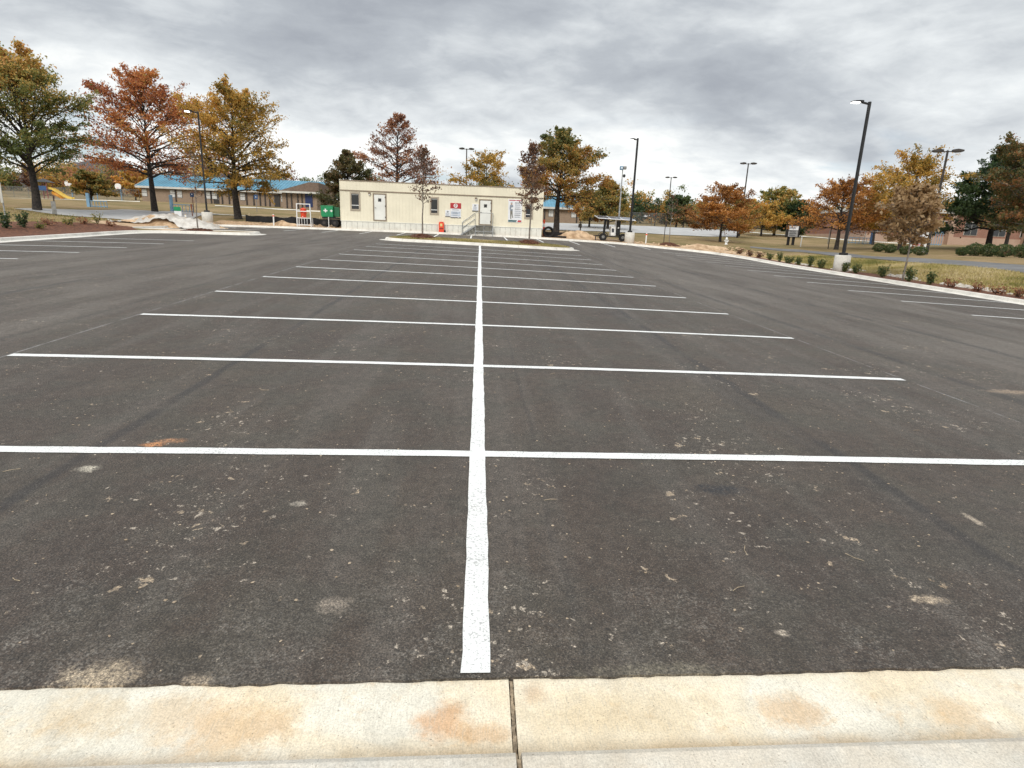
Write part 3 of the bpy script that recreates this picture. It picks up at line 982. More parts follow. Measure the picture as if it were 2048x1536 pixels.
def leaves_mesh(name, C, S, T, m, parent, rg, aspect=0.62, flat=0.0):
    """one four-cornered leaf (or leaf tuft) at each centre"""
    n = len(C)
    u = rg.normal(size=(n, 3))
    u /= np.linalg.norm(u, axis=1)[:, None]
    w = rg.normal(size=(n, 3))
    if flat:
        w = w * (1 - flat) + np.array((0, 0, 1.0)) * flat * 2
    v = np.cross(u, w)
    v /= np.linalg.norm(v, axis=1)[:, None] + 1e-9
    nn_ = np.cross(u, v)
    a = S[:, None] * 0.5
    k = rg.uniform(-0.25, 0.25, (n, 1))
    V = np.stack([C - u * a, C - v * a * aspect + nn_ * a * 0.25 + u * a * k, C + u * a, C + v * a * aspect + nn_ * a * 0.25 + u * a * k], 1).reshape(-1, 3)
    me = bpy.data.meshes.new(name)
    me.vertices.add(4 * n)
    me.vertices.foreach_set('co', V.astype(np.float32).ravel())
    me.loops.add(4 * n)
    me.loops.foreach_set('vertex_index', np.arange(4 * n, dtype=np.int32))
    me.polygons.add(n)
    me.polygons.foreach_set('loop_start', np.arange(0, 4 * n, 4, dtype=np.int32))
    at_ = me.attributes.new('tint', 'FLOAT', 'POINT')
    at_.data.foreach_set('value', np.repeat(np.clip(T, 0, 1), 4).astype(np.float32))
    me.update(calc_edges=True)
    me.validate()
    return link(name, me, m, parent)


def twigs(mb, tw):
    """thin three sided twigs, all at once"""
    P = np.array([[a, b, c] for a, b, c, _ in tw])
    r_ = np.array([k for *_, k in tw])
    d = P[:, 2] - P[:, 0]
    d /= np.linalg.norm(d, axis=1)[:, None] + 1e-9
    u = np.cross(d, np.array((0.31, 0.2, 0.93)))
    u /= np.linalg.norm(u, axis=1)[:, None] + 1e-9
    w = np.cross(d, u)
    V = []
    for j, k in enumerate((1.0, 0.7, 0.35)):
        for a in (0, 2.094, 4.189):
            V.append(P[:, j] + (u * math.cos(a) + w * math.sin(a)) * (r_ * k)[:, None])
    V = np.stack(V, 1).reshape(-1, 3)
    b = len(mb.v)
    mb.v.extend(map(tuple, V.tolist()))
    for i in range(len(tw)):
        o = b + 9 * i
        for j in (0, 3):
            for k in range(3):
                k2 = (k + 1) % 3
                mb.f.append((o + j + k, o + j + k2, o + j + 3 + k2, o + j + 3 + k))


PROFILES = {
    'egg': lambda u: np.sin(np.pi * np.clip(u * 0.86 + 0.14, 0, 1)) ** 0.75 * (1.06 - 0.28 * u),
    'tier': lambda u: np.interp(u, [0, .12, .3, .5, .7, .88, 1], [.8, 1.0, .95, .68, .5, .27, .1]),
    'cone': lambda u: np.interp(u, [0, .1, .35, .6, .85, 1], [.85, 1.0, .72, .48, .22, .06]),
    'dome': lambda u: np.sqrt(np.clip(1 - (u * 0.97) ** 2.3, 0, 1)),
    'column': lambda u: np.interp(u, [0, .15, .4, .7, 1], [.45, .8, 1, .7, .12]),
}


def tree(name, label, loc, H, R_, clear, pal, prof='egg', n1=34, n2=7, nleaf=9000, leaf=0.17, seed=1, el=(-4, 62), r0=None, cat='tree',
         bark=None, spread=0.72, lean=(0, 0), group=None, tint=(0.0, 0.0), twig=True, base_z=None, skew=(0.0, 0.0), multi=1):
    rg = np.random.default_rng(seed)
    H = H * 0.92
    r0 = r0 or H * 0.028
    root = empty(name, (loc[0], loc[1], (ter(*loc) if base_z is None else base_z) - 0.05), rg.uniform(0, 0.3))
    tag(root, label, cat, group)
    wood = MB()
    nT = 9
    tt = np.linspace(0, 1, nT)
    wob = np.cumsum(rg.normal(0, 0.008 * H, (nT, 2)), 0) * (tt[:, None] ** 0.5)
    tp = np.stack([wob[:, 0] + lean[0] * H * tt, wob[:, 1] + lean[1] * H * tt, tt * H * 0.97], -1)
    tp[0, :2] = 0
    tr = r0 * (1 - tt * 0.97) ** 1.25 + 0.008
    # flared foot
    tp2 = np.vstack([tp[0], tp[0] + (tp[1] - tp[0]) * 0.1, tp[1:]])
    tr2 = np.r_[tr[0] * 1.45, tr[0] * 1.05, tr[1:]]
    wood.tube(tp2, list(tr2), 9)
    ctr = lambda t: np.array([np.interp(t, tt, tp[:, i]) for i in range(3)])
    tc = clear / H
    Cs, Ts = [], []
    wts = []
    segs = []
    tw = []
    for k in range(n1):
        u = ((k + 0.4) / n1) ** 0.92
        t = tc + (1 - tc) * u * 0.97
        az = k * 2.399 + rg.uniform(-0.5, 0.5)
        L_ = R_ * float(PROFILES[prof](u)) * rg.uniform(0.7, 1.15) + 0.12
        L_ *= 1 + skew[0] * math.cos(az) + skew[1] * math.sin(az)
        e_ = R(el[0] + (el[1] - el[0]) * u ** 1.15 + rg.normal(0, 7))
        p = ctr(t)
        d = np.array([math.cos(az) * math.cos(e_), math.sin(az) * math.cos(e_), math.sin(e_)])
        # limbs leave steeply and arch over
        d0 = d + np.array([0, 0, 0.28])
        pts = [p]
        nseg = 5
        for i in range(nseg):
            f = i / (nseg - 1)
            dd = d0 * (1 - f) + (d + np.array([0, 0, -0.12])) * f + rg.normal(0, 0.13, 3)
            dd /= np.linalg.norm(dd)
            pts.append(pts[-1] + dd * L_ / nseg)
        pts = np.array(pts)
        rb = max(0.012, min(float(np.interp(t, tt, tr)) * 0.55, L_ * 0.022 + 0.01))
        wood.tube(pts, list(np.linspace(rb, 0.006, len(pts))), 5, False)
        tone = rg.uniform(0, 1)
        lush = rg.uniform(0.35, 1.4)
        for j in range(n2):
            s = rg.uniform(0.22, 1.0)
            q = np.array([np.interp(s * nseg, np.arange(nseg + 1), pts[:, i]) for i in range(3)])
            hd = pts[-1] - pts[0]
            hd[2] *= 0.6
            hd /= np.linalg.norm(hd) + 1e-9
            sd_ = np.array([-hd[1], hd[0], 0]) * (1 if j % 2 else -1)
            d2 = hd * rg.uniform(0.3, 1) + sd_ * rg.uniform(0.25, 1.0) + np.array([0, 0, rg.normal(0.12, 0.3)])
            d2 /= np.linalg.norm(d2)
            l2 = (0.42 - 0.2 * s) * L_ * rg.uniform(0.7, 1.3) + 0.18
            e2 = q + d2 * l2 + np.array([0, 0, rg.normal(0, 0.06) * l2])
            mid = (q + e2) / 2 + rg.normal(0, 0.06 * l2, 3)
            tw.append((q, mid, e2, max(rb * 0.3, 0.008)))
            segs.append((q, mid, e2, l2, u, tone))
            wts.append(l2 * (0.4 + s) * rg.gamma(1.1, 1.0) * lush)
    twigs(wood, tw)
    wts = np.array(wts)
    cnt = rg.multinomial(nleaf, wts / wts.sum())
    for (q, mid, e2, l2, u, tone), c in zip(segs, cnt):
        if c == 0:
            continue
        s = rg.beta(1.6, 1.1, c)[:, None] * 1.06
        P = q * (1 - s) ** 2 + 2 * mid * s * (1 - s) + e2 * s ** 2
        P = P + rg.normal(0, 1, (c, 3)) * (np.array([0.16, 0.16, 0.11]) * spread * (l2 + 0.25))
        Cs.append(P)
        Ts.append(np.clip(0.45 * tone + 0.25 + tint[0] + tint[1] * (u - 0.5) + rg.normal(0, 0.17, c), 0, 1))
    Cs, Ts = np.vstack(Cs), np.concatenate(Ts)
    S = leaf * rg.uniform(0.6, 1.35, len(Cs))
    wood.build('trunk', bark or M_BARK, root, True)
    leaves_mesh('crown', Cs, S, Ts, LEAF[pal], root, rg)
    return root


# ---- the tall oaks on the left
tree('oak_tree', 'tallest olive and gold oak with dark trunk at the left edge, beside the playground', (-33.93, 48.00), 10.91, 5.7, 2.6, 'olive', 'egg', 60, 14, 35072, 0.174, 21,
     el=(20, 72), tint=(0.1, 0.7), r0=0.3, skew=(-0.12, 0))
tree('oak_tree', 'rust red oak with a pointed crown behind the tarpaulin heap', (-31.49, 60.00), 13.05, 6.8, 3.2, 'rust', 'tier', 63, 14, 22425, 0.202, 5, el=(-2, 64), tint=(0.1, 0.0), r0=0.29)
tree('oak_tree', 'golden orange oak in front of the long blue roof', (-22.07, 56.00), 11.49, 4.9, 2.4, 'gold', 'egg', 63, 14, 24218, 0.185, 8, el=(-6, 66), tint=(0.05, 0.2), r0=0.33)
# ---- behind the trailer
tree('oak_tree', 'half bare russet oak rising behind the left half of the trailer roof', (-9.04, 66.00), 11.90, 5.0, 2.4, 'russet', 'cone', 57, 12, 9867, 0.190, 12, el=(-2, 58), r0=0.26)
tree('oak_tree', 'dark olive tree at the left end of the trailer', (-12.88, 60.00), 7.25, 3.2, 0.8, 'darkolive', 'cone', 45, 12, 13408, 0.202, 13, el=(0, 60), tint=(0.1, 0.2), r0=0.2)
tree('oak_tree', 'small gold tree showing over the middle of the trailer roof', (0.74, 78.00), 9.26, 4.3, 2.4, 'gold', 'egg', 39, 12, 7534, 0.246, 14, el=(2, 58), r0=0.2, tint=(-0.1, 0.1))
tree('oak_tree', 'large green and orange oak at the right end of the trailer', (7.93, 62.00), 10.82, 4.8, 3.2, 'mixed', 'tier', 60, 14, 27850, 0.196, 15, el=(-8, 66), r0=0.34, tint=(-0.1, -0.5))
tree('oak_tree', 'olive tree behind the solar panel trailer', (17.21, 80.00), 6.71, 3.9, 0.9, 'mixed', 'cone', 45, 12, 13408, 0.258, 16, el=(0, 62), r0=0.2, tint=(-0.12, 0.0))
tree('oak_tree', 'low orange tree left of the solar panel trailer', (15.42, 84.00), 4.72, 2.9, 0.8, 'orange', 'egg', 33, 11, 6458, 0.280, 17, el=(0, 60), r0=0.15, tint=(-0.1, 0))
# ---- on the right
tree('oak_tree', 'orange tree beside the fire hydrant', (26.39, 64.00), 5.17, 3.3, 1.3, 'orange', 'dome', 45, 12, 14440, 0.190, 18, el=(-10, 60), r0=0.15, tint=(-0.05, 0))
tree('oak_tree', 'small dull orange tree just right of the hydrant tree', (32.67, 74.00), 4.42, 2.6, 1.2, 'mixed', 'dome', 33, 11, 5382, 0.224, 19, el=(-6, 55), r0=0.12)
tree('oak_tree', 'broad olive tree behind the message board', (43.47, 86.00), 6.71, 3.8, 1.0, 'olive', 'egg', 42, 12, 10046, 0.269, 20, el=(0, 62), r0=0.2, tint=(0.12, 0.3))
tree('oak_tree', 'low spreading yellow tree with forked trunk left of the message board', (39.62, 82.00), 3.84, 3.2, 0.9, 'gold', 'dome', 36, 12, 7534, 0.246, 22, el=(0, 55), r0=0.16, tint=(0.1, 0))
tree('cedar_tree', 'dark green cedar behind the message board', (45.46, 84.00), 5.23, 2.9, 0.3, 'green', 'egg', 51, 12, 13408, 0.224, 23, el=(10, 65), r0=0.18, tint=(-0.05, 0))
tree('oak_tree', 'layered orange oak behind the tall near lamp post', (33.49, 54.00), 6.42, 3.9, 1.7, 'orange', 'tier', 45, 14, 10764, 0.168, 24, el=(-6, 58), r0=0.2, tint=(-0.02, -0.05))
tree('oak_tree', 'orange olive oak behind the pale leaved sapling', (38.16, 52.00), 8.24, 4.4, 1.5, 'gold', 'egg', 51, 14, 17536, 0.179, 25, el=(0, 64), r0=0.17, tint=(0.0, 0.2), lean=(0.08, 0))
tree('oak_tree', 'small orange tree left of the pale leaved sapling', (45.22, 66.00), 5.46, 3.4, 1.2, 'orange', 'dome', 36, 12, 7534, 0.202, 26, el=(-4, 55), r0=0.14, tint=(-0.05, 0))
tree('magnolia_tree', 'dense dark green tree near the right edge', (46.00, 51.29), 9.59, 4.9, 1.6, 'green', 'cone', 66, 14, 28882, 0.213, 27, el=(-2, 62), r0=0.25, tint=(-0.12, 0))
tree('oak_tree', 'dark red and green oak with pale trunk cut by the right edge', (42.00, 43.44), 9.12, 3.9, 1.9, 'redgreen', 'egg', 66, 14, 30946, 0.179, 28, el=(-8, 64), r0=0.27, bark=M_BARKL, tint=(-0.12, 0))
tree('oak_tree', 'shaded oak between the dark green tree and the brick school', (52.00, 55.98), 7.5, 3.2, 1.6, 'mixed', 'egg', 39, 12, 7534, 0.202, 29, el=(0, 60), r0=0.18)
# ---- background trees on the left
tree('oak_tree', 'low brown olive tree between the two left oaks, near the hoops', (-62.15, 100.00), 4.09, 2.7, 0.9, 'mixed', 'dome', 39, 12, 7534, 0.358, 31, el=(0, 50), r0=0.2, tint=(-0.1, 0))
tree('maple_tree', 'small golden tree at the left end of the blue roofed school', (-70.70, 128.00), 5.66, 3.4, 0.5, 'gold', 'egg', 33, 11, 3946, 0.448, 32, el=(5, 60), r0=0.15, tint=(0.15, 0))


# ---- woods that read as one mass
def woodland(name, label, rows, seed, pals):
    rg = np.random.default_rng(seed)
    root = empty(name, (0, 0, 0))
    tag(root, label, 'woods', kind='stuff')
    wood = MB()
    bag = {p: ([], [], []) for p in pals}
    for x0, y0, x1, y1, n, h0, h1 in rows:
        for i in range(n):
            f = (i + rg.uniform(-0.3, 0.3)) / max(1, n - 1)
            x, y = x0 + (x1 - x0) * f, y0 + (y1 - y0) * f + rg.uniform(-6, 6)
            z = ter(x, y)
            H = rg.uniform(h0, h1)
            rr = H * rg.uniform(0.26, 0.42)
            p = pals[rg.integers(len(pals))]
            wood.tube([(x, y, z - 0.3), (x + rg.normal(0, .2), y, z + H * 0.5), (x, y, z + H * 0.93)], [H * 0.02, H * 0.013, 0.03], 5, False)
            for j in range(5):
                a = rg.uniform(0, 6.3)
                zz = z + H * rg.uniform(0.2, 0.75)
                wood.tube([(x, y, zz), (x + math.cos(a) * rr * .7, y + math.sin(a) * rr * .7, zz + H * 0.12)], [0.07, 0.02], 3, False)
            # uneven crown: a handful of lobes filled with leaves
            nl = 20
            lob = rg.normal(0, 1, (nl, 3)) * np.array([rr * 0.62, rr * 0.62, H * 0.25]) + np.array([x, y, z + H * 0.46])
            tone = rg.uniform(-0.2, 0.3)
            for c in lob:
                m_ = 55
                q = rg.normal(0, 1, (m_, 3)) * np.array([rr * 0.3, rr * 0.3, H * 0.075]) + c
                q = q[q[:, 2] > z + 0.15]
                bag[p][0].append(q)
                bag[p][1].append(rg.uniform(0.3, 0.75, len(q)))
                bag[p][2].append(0.42 + tone + rg.normal(0, 0.1) + rg.normal(0, 0.13, len(q)))
    tag(wood.build('trunks', M_BARK, root), kind='stuff')
    for p, (c, s, t) in bag.items():
        if c:
            tag(leaves_mesh('crowns', np.vstack(c), np.concatenate(s), np.concatenate(t), LEAF[p], root, rg), kind='stuff')
    return root


woodland('woodland', 'autumn woods behind the playground on the left', [(-150, 172, -78, 165, 17, 6, 9), (-160, 190, -60, 186, 18, 8, 11), (-135, 150, -100, 150, 6, 4, 6.5)], 3, ['olive', 'mixed', 'brown', 'russet', 'gold'])
woodland('woodland', 'autumn woods behind the chain link fence on the right', [(18, 132, 78, 128, 17, 3.6, 5.8), (10, 150, 118, 142, 26, 4.5, 7.2), (0, 176, 150, 166, 24, 6, 8.5)], 4, ['olive', 'mixed', 'orange', 'gold', 'green', 'mixed'])
woodland('woodland', 'autumn woods far behind the trailer and the blue roof', [(-62, 175, 6, 170, 13, 6, 9)], 6, ['olive', 'mixed', 'green'])
tree('poplar_tree', 'tall thin half bare tree in the woods right of the middle lamp post', (33.08, 112.00), 5.39, 1.5, 1.0, 'green', 'column', 24, 9, 807, 0.25, 41, el=(30, 70), r0=0.1, tint=(0.1, 0))
tree('pine_tree', 'dark green tree beside the fence behind the staked sapling', (35.25, 106.00), 5.81, 2.6, 0.8, 'green', 'egg', 39, 11, 5382, 0.336, 42, el=(10, 65), r0=0.16, tint=(0.1, 0.1))
tree('maple_tree', 'small dark red tree by the fence', (35.87, 104.00), 3.38, 2.1, 0.8, 'redgreen', 'dome', 27, 11, 2691, 0.314, 43, el=(0, 55), r0=0.12)

# ---- young trees with mulch rings
def mulch_ring(label, x, y, rad, h, zfun):
    rg = np.random.default_rng(int(abs(x) * 100))
    n, k = 28, 7
    zc_ = zfun(x, y)
    vv, ff = [], []
    for j in range(k):
        f = j / (k - 1)
        for i in range(n):
            a = 2 * math.pi * i / n
            r_ = rad * f * (1 + 0.12 * math.sin(3 * a + x) + rg.normal(0, 0.04))
            xx, yy = x + r_ * math.cos(a), y + r_ * math.sin(a)
            vv.append((xx - x, yy - y, zfun(xx, yy) - zc_ + h * (1 - f ** 2.2) * rg.uniform(0.8, 1.2) - (0.05 if j == k - 1 else 0)))
    for j in range(k - 1):
        for i in range(n):
            i2 = (i + 1) % n
            ff.append((j * n + i, (j + 1) * n + i, (j + 1) * n + i2, j * n + i2))
    o = MB().add(vv, ff).build('mulch_mound', M_MULCH, None, True, (x, y, zfun(x, y)))
    tag(o, label, 'mulch')
    # loose bark on top
    m_ = 170
    a, r_ = rg.uniform(0, 6.3, m_), rad * np.sqrt(rg.uniform(0, 1, m_)) * 1.08
    X, Y = r_ * np.cos(a), r_ * np.sin(a)
    Z = np.array([zfun(x + q, y + w) - zc_ for q, w in zip(X, Y)]) + h * (1 - np.clip(r_ / rad, 0, 1) ** 2.2) + 0.02
    ch = MB()
    for q, w, e_ in zip(X, Y, Z):
        b = rg.uniform(0, 3.1)
        ch.bar((q - .06 * math.cos(b), w - .06 * math.sin(b), e_), (q + .06 * math.cos(b), w + .06 * math.sin(b), e_ + rg.uniform(-.01, .03)), 0.035, 0.015)
    tag(ch.build('bark_chips', M_ROUGH, o), kind='stuff')
    return o


terf = lambda a, b: ter(a, b)
S1, S2 = (-3.55, 36.85), (3.05, 36.85)
mulch_ring('mulch mound at the left sapling on the island', *S1, 0.75, 0.16, isl_on)
mulch_ring('mulch mound at the right sapling on the island', *S2, 0.68, 0.16, isl_on)
tree('sapling', 'slim dark leaved sapling on the left of the island, in front of the trailer', S1, 5.56, 1.0, 1.95, 'brown', 'column', 30, 7, 850, 0.13, 51, el=(25, 70), r0=0.045, bark=M_BARKL, base_z=isl_on(*S1), spread=0.8)
tree('sapling', 'leafy red brown sapling on the right of the island', S2, 6.36, 1.0, 1.95, 'brown', 'column', 34, 8, 2100, 0.14, 52, el=(25, 70), r0=0.05, bark=M_BARKL, base_z=isl_on(*S2), tint=(0.12, 0), spread=0.8)
S3 = (-16.9, 36.75)
mulch_ring('mulch mound at the bare sapling on the kerbed strip at left', *S3, 0.85, 0.14, terf)
tree('sapling', 'nearly bare thin sapling on the kerbed strip at left', S3, 5.0, 0.75, 1.9, 'brown', 'column', 18, 4, 150, 0.12, 53, el=(28, 70), r0=0.035, bark=M_BARKL, spread=0.8)
S4 = (20.95, 27.89)
tree('sapling', 'sapling thick with curled tan leaves in the right kerb bed', S4, 4.73, 1.35, 1.85, 'tan', 'column', 44, 10, 4600, 0.185, 54, el=(15, 62), r0=0.045, bark=M_BARKL, spread=0.9)
S5 = (16.66, 51.50)
mulch_ring('dark mulch mound on bare soil at the staked sapling', *S5, 0.95, 0.25, terf)
tree('sapling', 'thin staked sapling on bare soil right of the middle lamp post', S5, 4.7, 0.8, 1.7, 'brown', 'column', 16, 4, 130, 0.14, 55, el=(28, 70), r0=0.035, bark=M_BARKL)


# ---- shrubs
def shrub(label, loc, h, w, pal, n, leaf, seed, prof='up', group=None, name='shrub', tint=0.0):
    rg = np.random.default_rng(seed)
    root = empty(name, on(loc[0], loc[1], 0.0))
    tag(root, label, 'shrub', group)
    st = MB()
    Cs = []
    if prof == 'up':
        for k in range(9):
            a, s = rg.uniform(0, 6.3), rg.uniform(0.2, 1)
            e_ = np.array([math.cos(a) * w * 0.5 * s, math.sin(a) * w * 0.5 * s, h * rg.uniform(0.7, 1.05)])
            st.tube([(0, 0, 0), e_ * np.array([.6, .6, .5]), e_], [0.012, 0.008, 0.003], 4, False)
            f = rg.uniform(0.2, 1.0, (n // 9, 1))
            Cs.append(e_ * np.hstack([f ** .8, f ** .8, f]) + rg.normal(0, 0.07 * w + 0.015, (n // 9, 3)))
    else:
        for k in range(7):
            a = rg.uniform(0, 6.3)
            st.tube([(0, 0, 0), (math.cos(a) * w * .3, math.sin(a) * w * .3, h * .6)], [0.02, 0.006], 4, False)
        d = rg.normal(0, 1, (n, 3))
        d /= np.linalg.norm(d, axis=1)[:, None]
        rr = 1 + 0.13 * np.sin(d[:, 0] * 7 + seed) * np.sin(d[:, 1] * 6 + d[:, 2] * 5) + rg.normal(0, 0.06, n)
        rr *= rg.uniform(0.5, 1, n) ** 0.25
        q = d * rr[:, None] * np.array([w / 2, w / 2, h * 0.47]) + np.array([0, 0, h * 0.5])
        Cs.append(q[q[:, 2] > 0.02])
    Cs = np.vstack(Cs)
    Cs[:, 2] = np.maximum(Cs[:, 2], 0.02)
    st.build('stems', M_BARK, root)
    leaves_mesh('foliage', Cs, leaf * rg.uniform(0.6, 1.3, len(Cs)), 0.45 + tint + rg.normal(0, 0.2, len(Cs)), LEAF[pal], root, rg)
    return root


ORD = ['first', 'second', 'third', 'fourth', 'fifth', 'sixth', 'seventh', 'eighth', 'ninth', 'tenth', 'eleventh', 'twelfth', 'thirteenth', 'fourteenth', 'fifteenth']
gsh = [(1540, 517), (1559, 520), (1577, 523), (1597, 526), (1619, 530), (1643, 534), (1688, 542), (1711, 546), (1764, 553), (1819, 561), (1860, 567)]
for i, xy in enumerate([(20.75, 41.14), (20.75, 39.77), (20.75, 38.55), (20.75, 37.28), (20.75, 35.97), (20.75, 34.63), (20.60, 32.13), (20.75, 31.31),
                        (20.75, 29.12), (20.75, 27.14), (20.75, 25.82)]):
    shrub('upright green shrub in the right kerb bed, %s counting from the far end' % ORD[i], xy, rng.uniform(0.48, 0.76), rng.uniform(0.4, 0.66), 'green', 330, 0.10, 60 + i,
          group='green shrubs in the right kerb bed', tint=0.32)
for i, xy in enumerate([(20.90, 24.76), (20.90, 23.35), (20.90, 22.33), (20.90, 21.44)]):
    shrub('withered brown shrub in the right kerb bed, %s from the sapling with tan leaves' % ORD[i], xy, 0.4, 0.7, 'russet', 180, 0.09, 80 + i, group='withered shrubs in the right kerb bed', tint=-0.1)
for i, xy in enumerate([(21.00, 46.83), (21.00, 44.84), (21.00, 43.34)]):
    shrub('low withered shrub beyond the green ones in the right bed, %s from the far end' % ORD[i], xy, 0.42, 0.8, 'brown', 200, 0.10, 90 + i, group='withered shrubs at the far end of the right bed')
for i, xy in enumerate([(-21.60, 28.48), (-21.60, 29.50)]):
    shrub('green shrub in the left mulch bed, %s from the left edge' % ORD[i], xy, 0.72, 0.6, 'green', 330, 0.10, 100 + i, group='green shrubs in the left mulch bed')
for i, xy in enumerate([(-21.40, 30.14), (-21.80, 31.46), (-21.70, 32.67), (-21.60, 33.83), (-21.50, 34.83), (-20.90, 35.04)]):
    shrub('dry brown shrub in the left mulch bed, %s from the left' % ORD[i], xy, [0.3, 0.38, 0.45, 0.4, 0.62, 0.35][i], 0.75, 'russet' if i % 2 else 'olive', 170, 0.085, 110 + i, group='dry shrubs in the left mulch bed')
for i, (xy, w) in enumerate([((34.00, 48.76), 0.95), ((34.00, 47.33), 0.9), ((34.00, 45.51), 0.9), ((34.00, 43.94), 0.95)]):
    shrub('clipped round bush in front of the white post sign, %s from the left' % ORD[i], xy, 0.72, w, 'green', 1500, 0.085, 120 + i, 'round', 'clipped bushes near the white post sign', 'bush', 0.18)
for i, (xy, w) in enumerate([((36.00, 42.33), 0.75), ((37.00, 42.34), 1.2), ((37.00, 41.15), 1.15), ((37.00, 39.86), 1.3), ((37.00, 38.39), 1.1)]):
    shrub('rounded dark bush in the row at the right edge, %s from the left' % ORD[i], xy, 0.62 if i == 0 else 0.92, w, 'green', 1700, 0.095, 130 + i, 'round', 'bushes in the row at the right edge', 'bush', 0.18)
mulch_ring('brown mulch mound at the foot of the pale trunk at the right edge', *(41.00, 42.87), 1.7, 0.35, terf)


# ---- grass that stands up from the lawns, and stones
def blades(name, label, pts, h, w, seed, zf=None, stops=None):
    rg = np.random.default_rng(seed)
    n = len(pts)
    z = ter(pts[:, 0], pts[:, 1]) if zf is None else zf(pts[:, 0], pts[:, 1])
    C = np.column_stack([pts, z - 0.01])
    a = rg.uniform(0, 6.3, n)
    hh = h * rg.uniform(0.45, 1.2, n)
    d = np.stack([np.cos(a), np.sin(a), np.zeros(n)], -1) * (w * rg.uniform(0.6, 1.3, n))[:, None]
    ln = rg.normal(0, 0.45, (n, 3)) * hh[:, None]
    ln[:, 2] = hh
    V = np.stack([C - d, C + d, C + ln], 1).reshape(-1, 3)
    me = bpy.data.meshes.new(name)
    me.vertices.add(3 * n)
    me.vertices.foreach_set('co', V.astype(np.float32).ravel())
    me.loops.add(3 * n)
    me.loops.foreach_set('vertex_index', np.arange(3 * n, dtype=np.int32))
    me.polygons.add(n)
    me.polygons.foreach_set('loop_start', np.arange(0, 3 * n, 3, dtype=np.int32))
    at_ = me.attributes.new('tint', 'FLOAT', 'POINT')
    tn = 0.5 + 0.28 * bumps(pts[:, 0], pts[:, 1], 0.5, 6) + 0.2 * bumps(pts[:, 0], pts[:, 1], 1.9, 7) + rg.normal(0, 0.18, n)
    at_.data.foreach_set('value', np.repeat(np.clip(tn, 0, 1), 3).astype(np.float32))
    me.update(calc_edges=True)
    o = link(name, me, LEAF['grass'])
    tag(o, label, 'grass', kind='stuff')
    return o


LEAF['grass'] = leaf_mat('grass blades', [(0.0, (0.15, 0.16, 0.04)), (0.35, (0.32, 0.28, 0.085)), (0.65, (0.5, 0.4, 0.17)), (1.0, (0.6, 0.5, 0.29))], 0.25)
rg = np.random.default_rng(77)
gx = np.column_stack([rg.uniform(21.5, 27.2, 52000), rg.uniform(13, 46, 52000)])
gx = gx[gx[:, 0] - 21.6 + 0.5 * rg.random(len(gx)) > 0]
blades('grass', 'yellowing grass on the bank along the right kerb bed', gx, 0.13, 0.017, 1)
gx = np.column_stack([rg.uniform(-6.0, 6.0, 15000), rg.uniform(35.7, 37.95, 15000)])
gx = gx[sdist(gx[:, 0], gx[:, 1], ISLP) < -0.24]
blades('grass', 'dry short grass on the planted island', gx, 0.075, 0.014, 2, isl_z)
gx = np.column_stack([rg.uniform(-36, -23.3, 20000), rg.uniform(22, 48, 20000)])
gx = gx[~((gx[:, 0] > -27) & (gx[:, 1] > 37.5))]
blades('grass', 'dry grass behind the left mulch bed', gx, 0.08, 0.02, 3)


def stones(name, label, pts, s0, s1, m, seed, zf=None, flat=0.6, cat='stones'):
    rg = np.random.default_rng(seed)
    mb = MB()
    V0 = np.array([(1, 0, 0), (-1, 0, 0), (0, 1, 0), (0, -1, 0), (0, 0, 1), (0, 0, -0.5), (.6, .6, .5), (-.6, .6, .5), (-.6, -.6, .5), (.6, -.6, .5)], float)
    F0 = [(0, 6, 9), (0, 2, 6), (2, 7, 6), (2, 1, 7), (1, 8, 7), (1, 3, 8), (3, 9, 8), (3, 0, 9), (4, 9, 6), (4, 6, 7), (4, 7, 8), (4, 8, 9), (5, 2, 0), (5, 1, 2), (5, 3, 1), (5, 0, 3)]
    z = ter(pts[:, 0], pts[:, 1]) if zf is None else zf(pts[:, 0], pts[:, 1])
    for (x, y), zz in zip(pts, z):
        s = rg.uniform(s0, s1)
        a = rg.uniform(0, 6.3)
        q = V0 * rg.uniform(0.75, 1.25, (10, 3)) * s * np.array([1, rg.uniform(.6, 1), flat])
        c, s_ = math.cos(a), math.sin(a)
        q = np.column_stack([q[:, 0] * c - q[:, 1] * s_, q[:, 0] * s_ + q[:, 1] * c, q[:, 2]])
        mb.add(q + np.array((x, y, zz + 0.1 * s)), F0)
    o = mb.build(name, m)
    tag(o, label, cat, kind='stuff')
    return o


M_ROCK = mat('pale limestone', (0.52, 0.48, 0.43), 0.9, 0.25, 9.0, 0.5, 30.0, color2=(0.30, 0.27, 0.23))
M_CLOD = mat('dried clay clods', (0.48, 0.385, 0.28), 0.95, 0.3, 20.0, 0.5, 60.0, color2=(0.28, 0.21, 0.14))
p_ = np.column_stack([21.55 + np.abs(rg.normal(0, 0.22, 1500)), rg.uniform(14, 41, 1500)])
p_ = p_[np.sin(p_[:, 1] * 1.35) + rg.normal(0, .5, len(p_)) + np.clip((24 - p_[:, 1]) / 8, -1, 1) > -0.1]
stones('limestone_rocks', 'pale limestone rocks between the right kerb bed and the grass bank', p_, 0.06, 0.17, M_ROCK, 5)
p_ = np.column_stack([rg.uniform(-10, 10, 2200), 2.0 + rg.gamma(1.3, 3.6, 2200)])
p_ = p_[(p_[:, 1] < 24) & (p_[:, 1] > 2.0)]
stones('clay_crumbs', 'small pale crumbs of clay and stone scattered over the asphalt', p_, 0.003, 0.011, M_CLOD, 6, zlot, 0.3, 'debris')
p_ = np.column_stack([rg.uniform(12.5, 24, 500), rg.uniform(44, 54, 500)])
p_ = p_[sdist(p_[:, 0], p_[:, 1], KERB) > 0.6]
